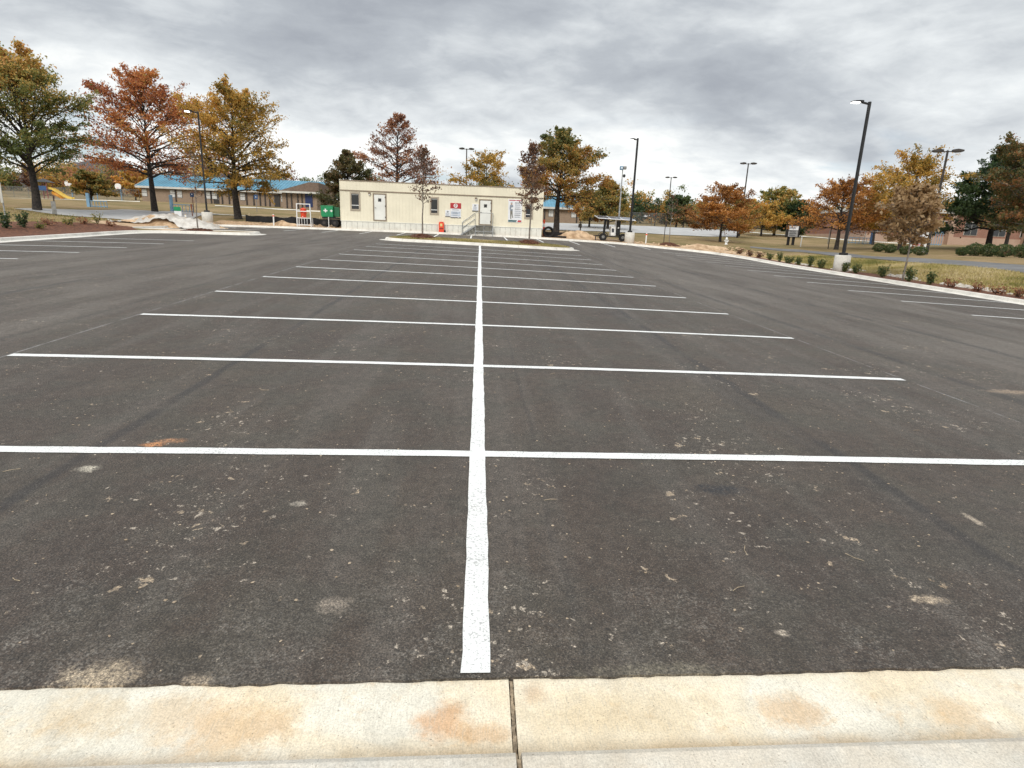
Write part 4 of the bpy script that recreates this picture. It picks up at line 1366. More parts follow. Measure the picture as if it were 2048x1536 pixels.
stones('soil_clods', 'tan clods on the bare soil at the far right corner', p_, 0.04, 0.16, M_DIRT, 7)
p_ = np.column_stack([rg.uniform(-22, -12.2, 320), rg.uniform(51, 54, 320)])
stones('soil_clods', 'tan clods on the bare soil left of the trailer', p_, 0.04, 0.15, M_DIRT, 8)
# dry straws on the asphalt
mb = MB()
for k in range(26):
    x, y = rg.uniform(-5, 5), 2.1 + rg.gamma(1.2, 2.2)
    a, l_ = rg.uniform(0, 3.1), rg.uniform(0.03, 0.11)
    q = [(x + math.cos(a + b) * l_ * s, y + math.sin(a + b) * l_ * s) for s, b in ((-.5, 0.2), (0, 0), (.5, -0.2))]
    mb.tube([(u, v, float(zlot(u, v)) + 0.005) for u, v in q], 0.0016, 4)
tag(mb.build('dry_straw', mat('dry straw', (0.50, 0.40, 0.27), 0.9, 0.2, 20.0)), 'thin dry straws lying on the asphalt', 'straw', kind='stuff')


# ================================================================== THINGS
def part(mb, name, m, root, smooth=False, bevel=0.0):
    """mesh written in world coordinates, hung on its (unrotated) root"""
    p = root
    off = Vector((0, 0, 0))
    while p is not None:
        off += p.location
        p = p.parent
    mb.v = [(v[0] - off.x, v[1] - off.y, v[2] - off.z) for v in mb.v]
    return mb.build(name, m, root, smooth, None, bevel)


def flat(mb, poly, y):
    """thin print: polygon in x,z facing the camera side (-y)"""
    n = len(poly)
    return mb.add([(x, y, z) for x, z in poly], [tuple(range(n))])


def rect(x0, x1, z0, z1):
    return [(x0, z0), (x1, z0), (x1, z1), (x0, z1)]


def disc(cx, cz, r_, n=20, a0=0.0, a1=2 * math.pi):
    return [(cx + r_ * math.cos(a0 + (a1 - a0) * i / n), cz + r_ * math.sin(a0 + (a1 - a0) * i / n)) for i in range(n)]


M_SIDING = mat('cream ribbed siding', (0.80, 0.74, 0.58), 0.65, 0.04, 0.5, 0.15, 12.0, dirt=(0.72, 0.66, 0.50))
M_TRIM = mat('taupe trim', (0.27, 0.215, 0.155), 0.6, 0.1, 2.0)
M_CAP = mat('brown roof edge', (0.30, 0.235, 0.175), 0.5, 0.1, 2.0)
M_SKIRT = mat('off white skirting', (0.74, 0.73, 0.66), 0.6, 0.06, 1.2, 0.1, 10.0, dirt=(0.50, 0.46, 0.38))
M_DOOR = mat('white door', (0.76, 0.76, 0.71), 0.5, 0.04, 1.5)
M_GLASS = mat('dark window glass', (0.012, 0.013, 0.015), 0.06, 0.2, 1.0, spec=0.6)
M_WFRAME = mat('beige window frame', (0.42, 0.355, 0.275), 0.55, 0.08, 2.0)
M_WHITE = mat('white paint', (0.78, 0.78, 0.76), 0.5, 0.05, 3.0)
M_GALV = mat('galvanised steel', (0.42, 0.43, 0.43), 0.45, 0.15, 6.0, metal=0.6)
M_GREYSTEEL = mat('weathered grey steel', (0.25, 0.25, 0.24), 0.6, 0.15, 4.0, metal=0.2)
M_BLACK = mat('black metal', (0.018, 0.018, 0.019), 0.45, 0.15, 4.0)
M_BRONZE = mat('dark bronze paint', (0.045, 0.038, 0.034), 0.5, 0.12, 3.0)
M_RUBBER = mat('black rubber', (0.02, 0.02, 0.02), 0.9, 0.2, 8.0)
M_RED = mat('red sign paint', (0.46, 0.035, 0.04), 0.5, 0.08, 3.0)
M_ORANGE = mat('orange red plastic', (0.75, 0.075, 0.03), 0.45, 0.06, 4.0)
M_GRN = mat('bright green paint', (0.012, 0.25, 0.095), 0.45, 0.12, 2.0)
M_INK = mat('grey print', (0.26, 0.29, 0.34), 0.6, 0.1, 10.0)
M_DKINK = mat('dark print', (0.06, 0.065, 0.075), 0.6, 0.1, 10.0)
M_TEAL = mat('teal print', (0.05, 0.13, 0.14), 0.6, 0.1, 10.0)
M_PALEINK = mat('pale blue print', (0.52, 0.58, 0.66), 0.6, 0.1, 10.0)
M_BOARD = mat('white sign board', (0.76, 0.77, 0.79), 0.5, 0.03, 2.0)
M_BLUE = mat('blue paint', (0.05, 0.16, 0.40), 0.5, 0.1, 3.0)
M_DKBLUE = mat('sign blue', (0.035, 0.085, 0.20), 0.5, 0.1, 3.0)
M_LTBLUE = mat('faded blue paint', (0.20, 0.36, 0.52), 0.5, 0.12, 3.0)
M_WOOD = mat('raw pine', (0.62, 0.50, 0.34), 0.8, 0.12, 5.0)
M_SKIN = mat('printed skin tone', (0.50, 0.33, 0.24), 0.6, 0.05, 5.0)
M_KHAKI = mat('printed khaki', (0.21, 0.20, 0.17), 0.6, 0.1, 8.0)
M_PRINTHAT = mat('printed pale helmet', (0.45, 0.48, 0.52), 0.6, 0.05, 5.0)

# ---- site office trailer
TX0, TX1, TY, TD = -11.66, 5.25, 50.9, 3.6
TZ, TSK, TBAND, TTOP = 1.92, 2.66, 5.08, 5.9
tr_ = empty('office_trailer', ((TX0 + TX1) / 2, TY + TD / 2, TZ))
tag(tr_, 'long cream site office trailer with white skirting behind the far parking row', 'trailer')
OPEN = {'w': [(-10.87, -10.03), (-4.25, -3.52), (3.72, 4.43)], 'd': [(-8.98, -7.86), (-0.16, 0.94)]}
mb = MB()
mb.box(TX0, TX1, TY + 0.03, TY + TD, TSK, TTOP - 0.06)
part(mb, 'wall_core', M_SIDING, tr_)
mb = MB()
pitch = 0.27
x = TX0
while x < TX1 - 0.02:
    x2 = min(x + pitch - 0.005, TX1)
    mb.box(x, x2, TY, TY + 0.04, TSK, TBAND - 0.05)
    mb.box(x, x2, TY - 0.012, TY + 0.04, TBAND + 0.05, TTOP - 0.05)
    x += pitch
y = TY + 0.1
while y < TY + TD - 0.1:
    for xx in (TX0, TX1):
        mb.box(xx - 0.012, xx + 0.012, y, y + pitch - 0.016, TSK, TTOP - 0.05)
    y += pitch
part(mb, 'siding', M_SIDING, tr_)
part(MB().box(TX0 - 0.02, TX1 + 0.02, TY - 0.035, TY + 0.03, TBAND - 0.05, TBAND + 0.05), 'trim_band', M_TRIM, tr_)
for xx in (TX0, TX1):
    part(MB().box(xx - 0.035, xx + 0.035, TY - 0.03, TY + 0.05, TSK, TTOP - 0.06), 'corner_trim', M_SIDING, tr_)
part(MB().box(TX0 - 0.06, TX1 + 0.06, TY - 0.06, TY + TD + 0.05, TTOP - 0.06, TTOP), 'roof', M_CAP, tr_)
part(MB().box(TX0 - 0.03, TX1 + 0.03, TY - 0.045, TY + 0.02, TSK - 0.05, TSK + 0.02), 'skirting_rail', M_SKIRT, tr_)
npan = 38
pw = (TX1 - TX0) / npan
me_p = None
for i in range(npan):
    x = TX0 + pw * i
    o = part(MB().prism([(x + 0.008, TSK - 0.06), (x + 0.008, TZ - 0.3), (x + pw - 0.008, TZ - 0.3), (x + pw - 0.008, TSK - 0.06)], TY - 0.02, TY + 0.01), 'skirting_panel', M_SKIRT, tr_)
part(MB().box(TX0 + 0.01, TX0 + 0.03, TY, TY + TD, TZ - 0.3, TSK), 'side_skirt', M_SKIRT, tr_)
part(MB().box(TX1 - 0.03, TX1 - 0.01, TY, TY + TD, TZ - 0.3, TSK), 'side_skirt', M_SKIRT, tr_)
part(MB().box(TX0, TX1, TY + 0.02, TY + TD - 0.05, TSK - 0.25, TSK - 0.01), 'chassis', M_BLACK, tr_)


def trailer_window(x0, x1, z0, z1, split):
    w = part(MB().box(x0, x1, TY - 0.05, TY - 0.002, z1 - 0.13, z1).box(x0, x1, TY - 0.05, TY - 0.002, z0, z0 + 0.13)
             .box(x0, x0 + 0.12, TY - 0.05, TY - 0.002, z0 + 0.13, z1 - 0.13).box(x1 - 0.12, x1, TY - 0.05, TY - 0.002, z0 + 0.13, z1 - 0.13), 'window', M_WFRAME, tr_)
    zs = z0 + (z1 - z0) * split
    for a, b_ in ((z0 + 0.13, zs - 0.025), (zs + 0.025, z1 - 0.13)):
        part(MB().box(x0 + 0.12, x1 - 0.12, TY - 0.018, TY - 0.006, a, b_), 'pane', M_GLASS, w)
    part(MB().box(x0 + 0.12, x1 - 0.12, TY - 0.035, TY - 0.006, zs - 0.025, zs + 0.025), 'mullion', M_WHITE, w)
    part(MB().box(x0 + 0.16, x1 - 0.16, TY - 0.025, TY - 0.019, z1 - 0.24, z1 - 0.15), 'blind', M_GREYSTEEL, w)


trailer_window(-10.87, -10.03, 3.49, 4.98, 0.29)
trailer_window(-4.28, -3.52, 3.42, 4.86, 0.27)
trailer_window(3.71, 4.44, 3.38, 4.7, 0.27)


def trailer_door(x0, x1, z0, z1):
    d = part(MB().box(x0 + 0.1, x1 - 0.1, TY - 0.03, TY - 0.002, z0 + 0.09, z1 - 0.1), 'door', M_DOOR, tr_)
    part(MB().box(x0, x0 + 0.1, TY - 0.05, TY - 0.002, z0, z1).box(x1 - 0.1, x1, TY - 0.05, TY - 0.002, z0, z1)
         .box(x0 + 0.1, x1 - 0.1, TY - 0.05, TY - 0.002, z1 - 0.1, z1).box(x0 + 0.1, x1 - 0.1, TY - 0.05, TY - 0.002, z0, z0 + 0.09), 'frame', M_TRIM, d)
    cx = (x0 + x1) / 2
    part(MB().box(cx - 0.13, cx + 0.13, TY - 0.042, TY - 0.031, z1 - 0.66, z1 - 0.4), 'door_window', M_GLASS, d)
    part(MB().tube([(x0 + 0.15, TY - 0.03, z0 + 1.05), (x0 + 0.15, TY - 0.09, z0 + 1.05), (x0 + 0.27, TY - 0.09, z0 + 1.05)], 0.018, 8), 'handle', M_GREYSTEEL, d)
    for zz in (z0 + 0.3, z0 + 1.2, z1 - 0.3):
        part(MB().box(x1 - 0.13, x1 - 0.07, TY - 0.065, TY - 0.05, zz - 0.06, zz + 0.06), 'hinge', M_BLACK, d)


trailer_door(-8.99, -7.87, 2.74, 4.95)
trailer_door(-0.16, 0.95, 2.72, 4.83)
for cx, cz in ((-9.26, 4.97), (-0.42, 4.92)):
    l_ = part(MB().box(cx - 0.09, cx + 0.09, TY - 0.14, TY - 0.002, cz - 0.13, cz + 0.03), 'wall_light', M_TRIM, tr_)
    part(MB().box(cx - 0.07, cx + 0.07, TY - 0.125, TY - 0.02, cz - 0.2, cz - 0.131), 'lens', M_WHITE, l_)

# ---- notices on the trailer
def board(name, label, x0, x1, z0, z1, m=None, y=TY - 0.03):
    o = empty(name, ((x0 + x1) / 2, y, z0))
    tag(o, label, 'sign')
    part(MB().box(x0, x1, y - 0.012, y + 0.026, z0, z1), 'panel', m or M_BOARD, o)
    return o


def text_rows(o, x0, x1, z1, rows, h, gap, m, y, seed):
    rg = np.random.default_rng(seed)
    mb = MB()
    z = z1
    for i in range(rows):
        x = x0
        xe = x1 - rg.uniform(0, 0.3) * (x1 - x0)
        while x < xe:
            w = rg.uniform(0.03, 0.10)
            flat(mb, rect(x, min(x + w, xe), z - h, z), y)
            x += w + 0.018
        z -= h + gap
    return part(mb, 'lettering', m, o)


YP = TY - 0.045
o = board('notice_board', 'small white notice left of the red headed board on the trailer', -2.98, -2.56, 3.30, 3.84)
text_rows(o, -2.84, -2.64, 3.76, 2, 0.05, 0.02, M_DKINK, YP, 1)
text_rows(o, -2.93, -2.60, 3.60, 4, 0.03, 0.03, M_INK, YP, 2)
part(flat(MB(), rect(-2.98, -2.56, 3.30, 3.35), YP), 'footer_stripe', M_DKINK, o)
o = board('company_sign', 'red sign with a white round emblem on the trailer wall', -2.56, -1.66, 3.99, 4.43, M_RED)
part(flat(MB(), disc(-2.11, 4.21, 0.17), YP), 'emblem', M_WHITE, o)
mb = MB()
flat(mb, disc(-2.11, 4.21, 0.10, 20, 0.5, 5.2), YP - 0.003)
flat(mb, rect(-2.13, -2.05, 4.19, 4.33), YP - 0.003)
part(mb, 'emblem_mark', M_RED, o)
part(flat(flat(MB(), disc(-2.105, 4.205, 0.045), YP - 0.006), rect(-2.2, -2.14, 4.235, 4.265), YP - 0.006), 'emblem_centre', M_WHITE, o)
o = board('notice_board', 'large white notice board below the red sign on the trailer', -2.54, -1.66, 3.23, 3.97)
text_rows(o, -2.38, -1.80, 3.90, 1, 0.06, 0.02, M_INK, YP, 3)
part(flat(flat(MB(), rect(-2.48, -1.72, 3.52, 3.75), YP), rect(-2.48, -1.72, 3.36, 3.48), YP), 'tinted_panels', M_PALEINK, o)
text_rows(o, -2.34, -1.86, 3.70, 3, 0.035, 0.03, M_INK, YP - 0.003, 4)
text_rows(o, -2.34, -1.86, 3.45, 1, 0.04, 0.03, M_INK, YP - 0.003, 5)
part(flat(flat(MB(), rect(-2.54, -1.92, 3.23, 3.285), YP), rect(-1.86, -1.66, 3.23, 3.285), YP), 'footer_stripe', M_DKINK, o)
o = board('notice_board', 'white notice with dark footer left of the trailer door with steps', -0.72, -0.20, 3.82, 4.42)
text_rows(o, -0.55, -0.33, 4.36, 2, 0.05, 0.02, M_DKINK, YP, 6)
text_rows(o, -0.62, -0.28, 4.20, 4, 0.035, 0.03, M_INK, YP, 7)
part(flat(MB(), rect(-0.72, -0.20, 3.82, 3.89), YP), 'footer_stripe', M_DKINK, o)
# safety poster with a picture of a site worker
px0, px1, pz0, pz1 = 2.32, 3.50, 3.06, 4.92
o = board('safety_poster', 'tall white safety poster with a picture of a worker, left of the last window', px0, px1, pz0, pz1)
part(flat(flat(MB(), rect(px0 + 0.06, px0 + 0.62, pz1 - 0.12, pz1 - 0.05), YP), rect(px0 + 0.66, px1 - 0.04, pz1 - 0.12, pz1 - 0.05), YP), 'red_heading', M_RED, o)
part(flat(MB(), [(px0 + 0.03, pz0 + 0.03), (px0 + 0.70, pz0 + 0.03), (px0 + 0.78, pz0 + 0.18), (px0 + 0.03, pz0 + 0.18)], YP), 'teal_footer', M_TEAL, o)
part(flat(MB(), [(px0 + 0.80, pz0 + 0.03), (px1 - 0.03, pz0 + 0.03), (px1 - 0.03, pz0 + 0.18), (px0 + 0.88, pz0 + 0.18)], YP), 'red_footer', M_RED, o)
for i in range(8):
    text_rows(o, px0 + 0.56, px1 - 0.08, pz1 - 0.24 - i * 0.165, 2, 0.035, 0.022, M_INK if i % 3 else M_DKINK, YP, 20 + i)
cx, cz = px0 + 0.27, pz0 + 0.26


def poly_at(pts):
    return [(cx + a, cz + b) for a, b in pts]


part(flat(flat(MB(), poly_at([(-0.06, 0), (0.02, 0), (0.03, 0.40), (0.04, 0.70), (-0.10, 0.70), (-0.09, 0.36)]), YP),
          poly_at([(0.10, 0.10), (0.19, 0.07), (0.17, 0.14), (0.12, 0.42), (0.10, 0.70), (0.0, 0.70), (0.04, 0.40)]), YP - 0.002), 'worker_trousers', M_KHAKI, o)
part(flat(MB(), poly_at([(-0.11, 0.68), (0.11, 0.68), (0.15, 0.98), (0.13, 1.12), (0.05, 1.17), (-0.05, 1.17), (-0.13, 1.12), (-0.16, 0.85)]), YP - 0.002), 'worker_jacket', M_INK, o)
part(flat(MB(), poly_at([(-0.02, 0.80), (0.13, 0.82), (0.14, 0.96), (0.0, 0.94)]), YP - 0.004), 'worker_clipboard', M_WHITE, o)
part(flat(MB(), [(cx + 0.075 * math.cos(a), cz + 1.25 + 0.095 * math.sin(a)) for a in np.linspace(0, 2 * math.pi, 16, False)], YP - 0.004), 'worker_head', M_SKIN, o)
part(flat(MB(), [(cx + 0.10 * math.cos(a), cz + 1.29 + 0.09 * math.sin(a)) for a in np.linspace(0, math.pi, 12)], YP - 0.006), 'worker_helmet', M_PRINTHAT, o)

# ---- entry steps
st_ = empty('entry_steps', (0.4, TY - 0.55, TZ))
tag(st_, 'grey metal entry steps with handrails at the right hand trailer door', 'steps')
ZP = 2.68
mb = MB()
for i in range(8):
    mb.box(-0.45, 1.05, TY - 1.0 + i * 0.117, TY - 1.0 + i * 0.117 + 0.10, ZP - 0.04, ZP)
part(mb, 'platform', M_GREYSTEEL, st_)
for xx in (-0.42, 1.02):
    for yy in (TY - 0.97, TY - 0.1):
        part(MB().box(xx - 0.03, xx + 0.03, yy - 0.03, yy + 0.03, TZ - 0.2, ZP - 0.041), 'leg', M_GALV, st_)
part(MB().box(0.28, 0.33, TY - 1.0, TY - 0.95, TZ - 0.2, ZP - 0.041), 'leg', M_GALV, st_)
part(MB().bar((-0.42, TY - 0.99, TZ + 0.28), (1.02, TY - 0.99, TZ + 0.28), 0.05), 'cross_rail', M_GALV, st_)
for i in range(4):
    x = -0.45 - 0.27 * (i + 1)
    z = ZP - 0.17 * (i + 1)
    part(MB().box(x, x + 0.29, TY - 1.0, TY - 0.1, z - 0.04, z), 'tread', M_GREYSTEEL, st_)
for yy in (TY - 1.02, TY - 0.08):
    part(MB().bar((-0.45, yy, ZP - 0.06), (-1.62, yy, TZ - 0.05), 0.03, 0.11), 'stringer', M_GALV, st_)
    part(MB().tube([(-1.52, yy, TZ - 0.1), (-1.52, yy, TZ + 0.95), (-0.45, yy, ZP + 0.98), (-0.45, yy, ZP - 0.05)], 0.022, 8).tube([(-1.52, yy, TZ + 0.5), (-0.45, yy, ZP + 0.5)], 0.018, 8), 'handrail', M_GALV, st_)
part(MB().tube([(1.03, TY - 1.02, ZP - 0.05), (1.03, TY - 1.02, ZP + 1.0), (1.03, TY - 0.1, ZP + 1.0), (1.03, TY - 0.1, ZP - 0.05)], 0.022, 8).tube([(1.03, TY - 1.02, ZP + 0.5), (1.03, TY - 0.1, ZP + 0.5)], 0.018, 8), 'handrail', M_GALV, st_)
part(MB().tube([(-0.45, TY - 1.03, ZP + 1.0), (1.03, TY - 1.03, ZP + 1.0)], 0.02, 8), 'front_rail', M_GALV, st_)

# ---- red cabinet
zc = ter(-3.25, 50.55)
o = empty('extinguisher_stand', (-3.25, 50.62, zc))
tag(o, 'orange red fire extinguisher stand with pale label in front of the trailer', 'cabinet')
part(MB().box(-3.5, -3.06, 50.56, 50.78, zc, zc + 0.80), 'cabinet', M_ORANGE, o, bevel=0.025)
part(MB().box(-3.46, -3.10, 50.58, 50.76, zc + 0.80, zc + 0.88), 'hood', M_ORANGE, o, bevel=0.02)
part(MB().box(-3.39, -3.20, 50.545, 50.562, zc + 0.50, zc + 0.72), 'label_plate', mat('pale yellow print', (0.75, 0.6, 0.25), 0.5), o)
part(MB().box(-3.44, -3.12, 50.548, 50.562, zc + 0.28, zc + 0.36), 'stripe', mat('dark red print', (0.22, 0.03, 0.02), 0.5), o)
part(MB().box(-3.06, -2.92, 50.58, 50.76, zc, zc + 0.2), 'foot', M_RUBBER, o, bevel=0.02)

# ---- water cooler on a white rack
xr, yr = (-14.81, 51.40)
zr = ter(xr, yr)
o = empty('drink_rack', (xr, yr, zr))
tag(o, 'white timber rack carrying the orange cooler left of the trailer', 'rack')
W2 = 0.58
mb = MB()
for sx in (-1, 1):
    for yy in (yr - 0.2, yr + 0.35):
        part(MB().bar((xr + sx * W2, yy, zr - 0.02), (xr + sx * (W2 - 0.04), yy, zr + 1.88 if yy < yr else zr + 0.75), 0.07), 'post', M_WHITE, o)
for z in (0.16, 0.72, 1.26, 1.85):
    part(MB().bar((xr - W2, yr - 0.2, zr + z), (xr + W2, yr - 0.2, zr + z), 0.065), 'rail', M_WHITE, o)
part(MB().box(xr - W2, xr + W2, yr - 0.16, yr + 0.38, zr + 0.70, zr + 0.745), 'shelf', M_WHITE, o)
for k in range(4):
    part(MB().bar((xr - 0.4 + k * 0.22, yr - 0.2, zr + 0.18), (xr - 0.4 + k * 0.22, yr - 0.2, zr + 0.68), 0.03), 'slat', M_WHITE, o)
o = empty('water_cooler', (xr - 0.1, yr + 0.1, zr + 0.745))
tag(o, 'orange red drink cooler standing on the white rack', 'cooler')
part(MB().lathe([(0.20, 0.0), (0.22, 0.03), (0.235, 0.45), (0.24, 0.62)], (xr - 0.1, yr + 0.1, zr + 0.746), 18), 'body', M_ORANGE, o, True)
part(MB().lathe([(0.25, 0.0), (0.255, 0.06), (0.22, 0.12), (0.10, 0.14), (0.06, 0.18), (0.05, 0.2)], (xr - 0.1, yr + 0.1, zr + 1.367), 18), 'lid', M_ORANGE, o, True)
part(MB().bar((xr - 0.1, yr - 0.10, zr + 0.84), (xr - 0.1, yr - 0.2, zr + 0.84), 0.05), 'spigot', M_WHITE, o)
for sx in (-1, 1):
    part(MB().tube([(xr - 0.1 + sx * 0.23, yr + 0.1, zr + 1.1), (xr - 0.1 + sx * 0.30, yr + 0.1, zr + 1.15), (xr - 0.1 + sx * 0.23, yr + 0.1, zr + 1.25)], 0.02, 6), 'handle', M_ORANGE, o)

# ---- green first aid / wash tank on wheels
xg, yg = (-12.96, 52.00)
zg = ter(xg, yg)
o = empty('wash_cart', (xg, yg, zg))
tag(o, 'bright green tank cart with white cross marks at the left end of the trailer', 'cart')
part(MB().prism([(xg - 0.52, zg + 0.98), (xg - 0.44, zg + 0.84), (xg + 0.5, zg + 0.84), (xg + 0.5, zg + 1.72), (xg - 0.52, zg + 1.72)], yg - 0.45, yg + 0.5), 'tank', M_GRN, o, bevel=0.03)
part(MB().box(xg + 0.52, xg + 0.98, yg - 0.25, yg + 0.6, zg + 0.88, zg + 1.66), 'side_box', mat('dark green paint', (0.02, 0.14, 0.06), 0.5, 0.15, 2.0), o, bevel=0.02)
part(MB().box(xg - 0.54, xg + 0.52, yg - 0.47, yg + 0.52, zg + 1.72, zg + 1.77), 'lid', M_GRN, o, bevel=0.015)


def cross(cx, cz, s):
    return [(cx - .3 * s, cz + s), (cx + .3 * s, cz + s), (cx + .3 * s, cz + .3 * s), (cx + s, cz + .3 * s), (cx + s, cz - .25 * s), (cx + .35 * s, cz - .25 * s), (cx, cz - s * 1.05), (cx - .35 * s, cz - .25 * s),
            (cx - s, cz - .25 * s), (cx - s, cz + .3 * s), (cx - .3 * s, cz + .3 * s)]


part(flat(MB(), cross(xg - 0.13, zg + 1.34, 0.17), yg - 0.456), 'white_mark', M_WHITE, o)
part(flat(MB(), cross(xg + 0.36, zg + 1.34, 0.11), yg - 0.456), 'white_mark', M_WHITE, o)
part(MB().box(xg - 0.45, xg + 0.9, yg - 0.4, yg + 0.5, zg + 0.72, zg + 0.83), 'frame', M_BLACK, o)
for dx in (-0.28, 0.62):
    for dy in (-0.38, 0.42):
        w = part(MB().tube([(xg + dx, yg + dy - 0.09, zg + 0.36), (xg + dx, yg + dy + 0.09, zg + 0.36)], 0.30, 20), 'wheel', M_RUBBER, o)
        part(MB().tube([(xg + dx, yg + dy - 0.1, zg + 0.36), (xg + dx, yg + dy + 0.1, zg + 0.36)], 0.13, 14), 'rim', M_BRONZE, w)
part(MB().tube([(xg + 0.12, yg - 0.5, zg - 0.02), (xg + 0.12, yg - 0.5, zg + 0.84)], 0.035, 8).box(xg + 0.0, xg + 0.24, yg - 0.58, yg - 0.42, zg - 0.02, zg + 0.03), 'jack_leg', M_WHITE, o)


# ---- lamp posts
def lamp_post(label, x, y, H, base_h, yaw, group, lit=True):
    z = ter(x, y)
    o = empty('lamp_post', (x, y, z))
    tag(o, label, 'lamp post', group)
    b_ = part(MB().lathe([(0.42, -0.3), (0.42, base_h - 0.03), (0.39, base_h)], (x, y, z), 28), 'concrete_base', M_KERB, o, False)
    for p_ in b_.data.polygons:
        p_.use_smooth = len(p_.vertices) == 4
    part(MB().box(x - 0.17, x + 0.17, y - 0.17, y + 0.17, z + base_h + 0.001, z + base_h + 0.14), 'base_cover', M_BLACK, o, bevel=0.02)
    part(MB().tube([(x, y, z + base_h + 0.14), (x, y, z + H)], [0.095, 0.085], 4 if lit else 12), 'pole', M_BLACK, o)
    c, s = math.cos(yaw), math.sin(yaw)
    part(MB().bar((x, y, z + H - 0.12), (x + c * 0.42, y + s * 0.42, z + H - 0.05), 0.07, 0.09), 'arm', M_BLACK, o)
    h_ = empty('tmp', (0, 0, 0))
    bpy.data.objects.remove(h_)
    a = np.array((x + c * 0.40, y + s * 0.40))
    e_ = np.array((x + c * 0.98, y + s * 0.98))
    nx_, ny_ = -s * 0.17, c * 0.17
    vv = []
    for q, t0, t1, wd in ((a, 0.0, 0.10, 0.75), (a + (e_ - a) * 0.35, -0.01, 0.09, 1.0), (e_, 0.0, 0.05, 0.9)):
        for sg, zz in ((-1, t0), (1, t0), (1, t1), (-1, t1)):
            vv.append((q[0] + nx_ * sg * wd, q[1] + ny_ * sg * wd, z + H - 0.06 + zz))
    ff = [(3, 2, 1, 0), (8, 9, 10, 11)]
    for k in (0, 4):
        for j in range(4):
            ff.append((k + j, k + (j + 1) % 4, k + 4 + (j + 1) % 4, k + 4 + j))
    hd = part(MB().add(vv, ff), 'lamp_head', M_BLACK, o)
    q0, q1 = a + (e_ - a) * 0.35, a + (e_ - a) * 0.95
    lens = [(q0[0] - nx_ * .8, q0[1] - ny_ * .8), (q0[0] + nx_ * .8, q0[1] + ny_ * .8), (q1[0] + nx_ * .8, q1[1] + ny_ * .8), (q1[0] - nx_ * .8, q1[1] - ny_ * .8)]
    zl_ = z + H - 0.075
    vv = [(u, v, zl_ - 0.02) for u, v in lens] + [(u, v, zl_ + 0.012) for u, v in lens]
    part(MB().add(vv, [(0, 1, 2, 3), (7, 6, 5, 4), (0, 4, 5, 1), (1, 5, 6, 2), (2, 6, 7, 3), (3, 7, 4, 0)]), 'light_panel', M_LIT, hd)
    return o


M_LIT = emit('lit lamp panel', (1.0, 0.97, 0.9), 9.0)
lamp_post('tall black lamp post on a round concrete base in the right kerb bed, lit', *(20.75, 32.69), 9.63 - 0.62, 0.95, R(180), 'new black lamp posts')
lamp_post('black lamp post on a round concrete base behind the solar panel trailer, lit', *(13.00, 51.20), 10.22 - 1.67, 0.92, R(120), 'new black lamp posts')
lamp_post('black lamp post between the rust red and golden oaks, lit', *(-22.74, 51.30), 10.59 - 1.92, 0.95, R(200), 'new black lamp posts')


def old_lamp(label, x, y, H, yaw):
    z = ter(x, y)
    o = empty('lamp_post', (x, y, z))
    tag(o, label, 'lamp post', 'old twin headed lamp posts')
    part(MB().tube([(x, y, z - 0.1), (x, y, z + H)], [0.11, 0.075], 8), 'pole', M_BRONZE, o)
    c, s = math.cos(yaw), math.sin(yaw)
    part(MB().bar((x - c * 0.45, y - s * 0.45, z + H - 0.08), (x + c * 0.45, y + s * 0.45, z + H - 0.08), 0.07), 'arm', M_BRONZE, o)
    for sg in (-1, 1):
        q = MB()
        vv = []
        for t_, w_, z0, z1 in ((0.3, 0.16, -0.1, 0.06), (0.6, 0.24, -0.12, 0.1), (1.02, 0.2, -0.08, 0.03)):
            for k, zz in ((-1, z0), (1, z0), (1, z1), (-1, z1)):
                vv.append((x + sg * c * t_ - s * k * w_, y + sg * s * t_ + c * k * w_, z + H + zz))
        ff = [(3, 2, 1, 0), (8, 9, 10, 11)]
        for k in (0, 4):
            for j in range(4):
                ff.append((k + j, k + (j + 1) % 4, k + 4 + (j + 1) % 4, k + 4 + j))
        h_ = part(q.add(vv, ff), 'lamp_head', M_BRONZE, o)
        part(MB().bar((x + sg * c * 0.5, y + sg * s * 0.5, z + H - 0.13), (x + sg * c * 0.9, y + sg * s * 0.9, z + H - 0.11), 0.3, 0.03), 'lens', M_GREYSTEEL, h_)
    return o


old_lamp('old twin headed lamp post rising behind the trailer roof', *(-2.07, 84.00), 9.75, R(0))
old_lamp('old twin headed lamp post far off by the woods fence', *(33.51, 106.00), 8.49, R(-15))
old_lamp('old twin headed lamp post behind the orange hydrant tree', *(34.67, 78.00), 9.22, R(-12))
old_lamp('old twin headed lamp post behind the sapling with tan leaves', *(35.50, 45.17), 7.76, R(-20))

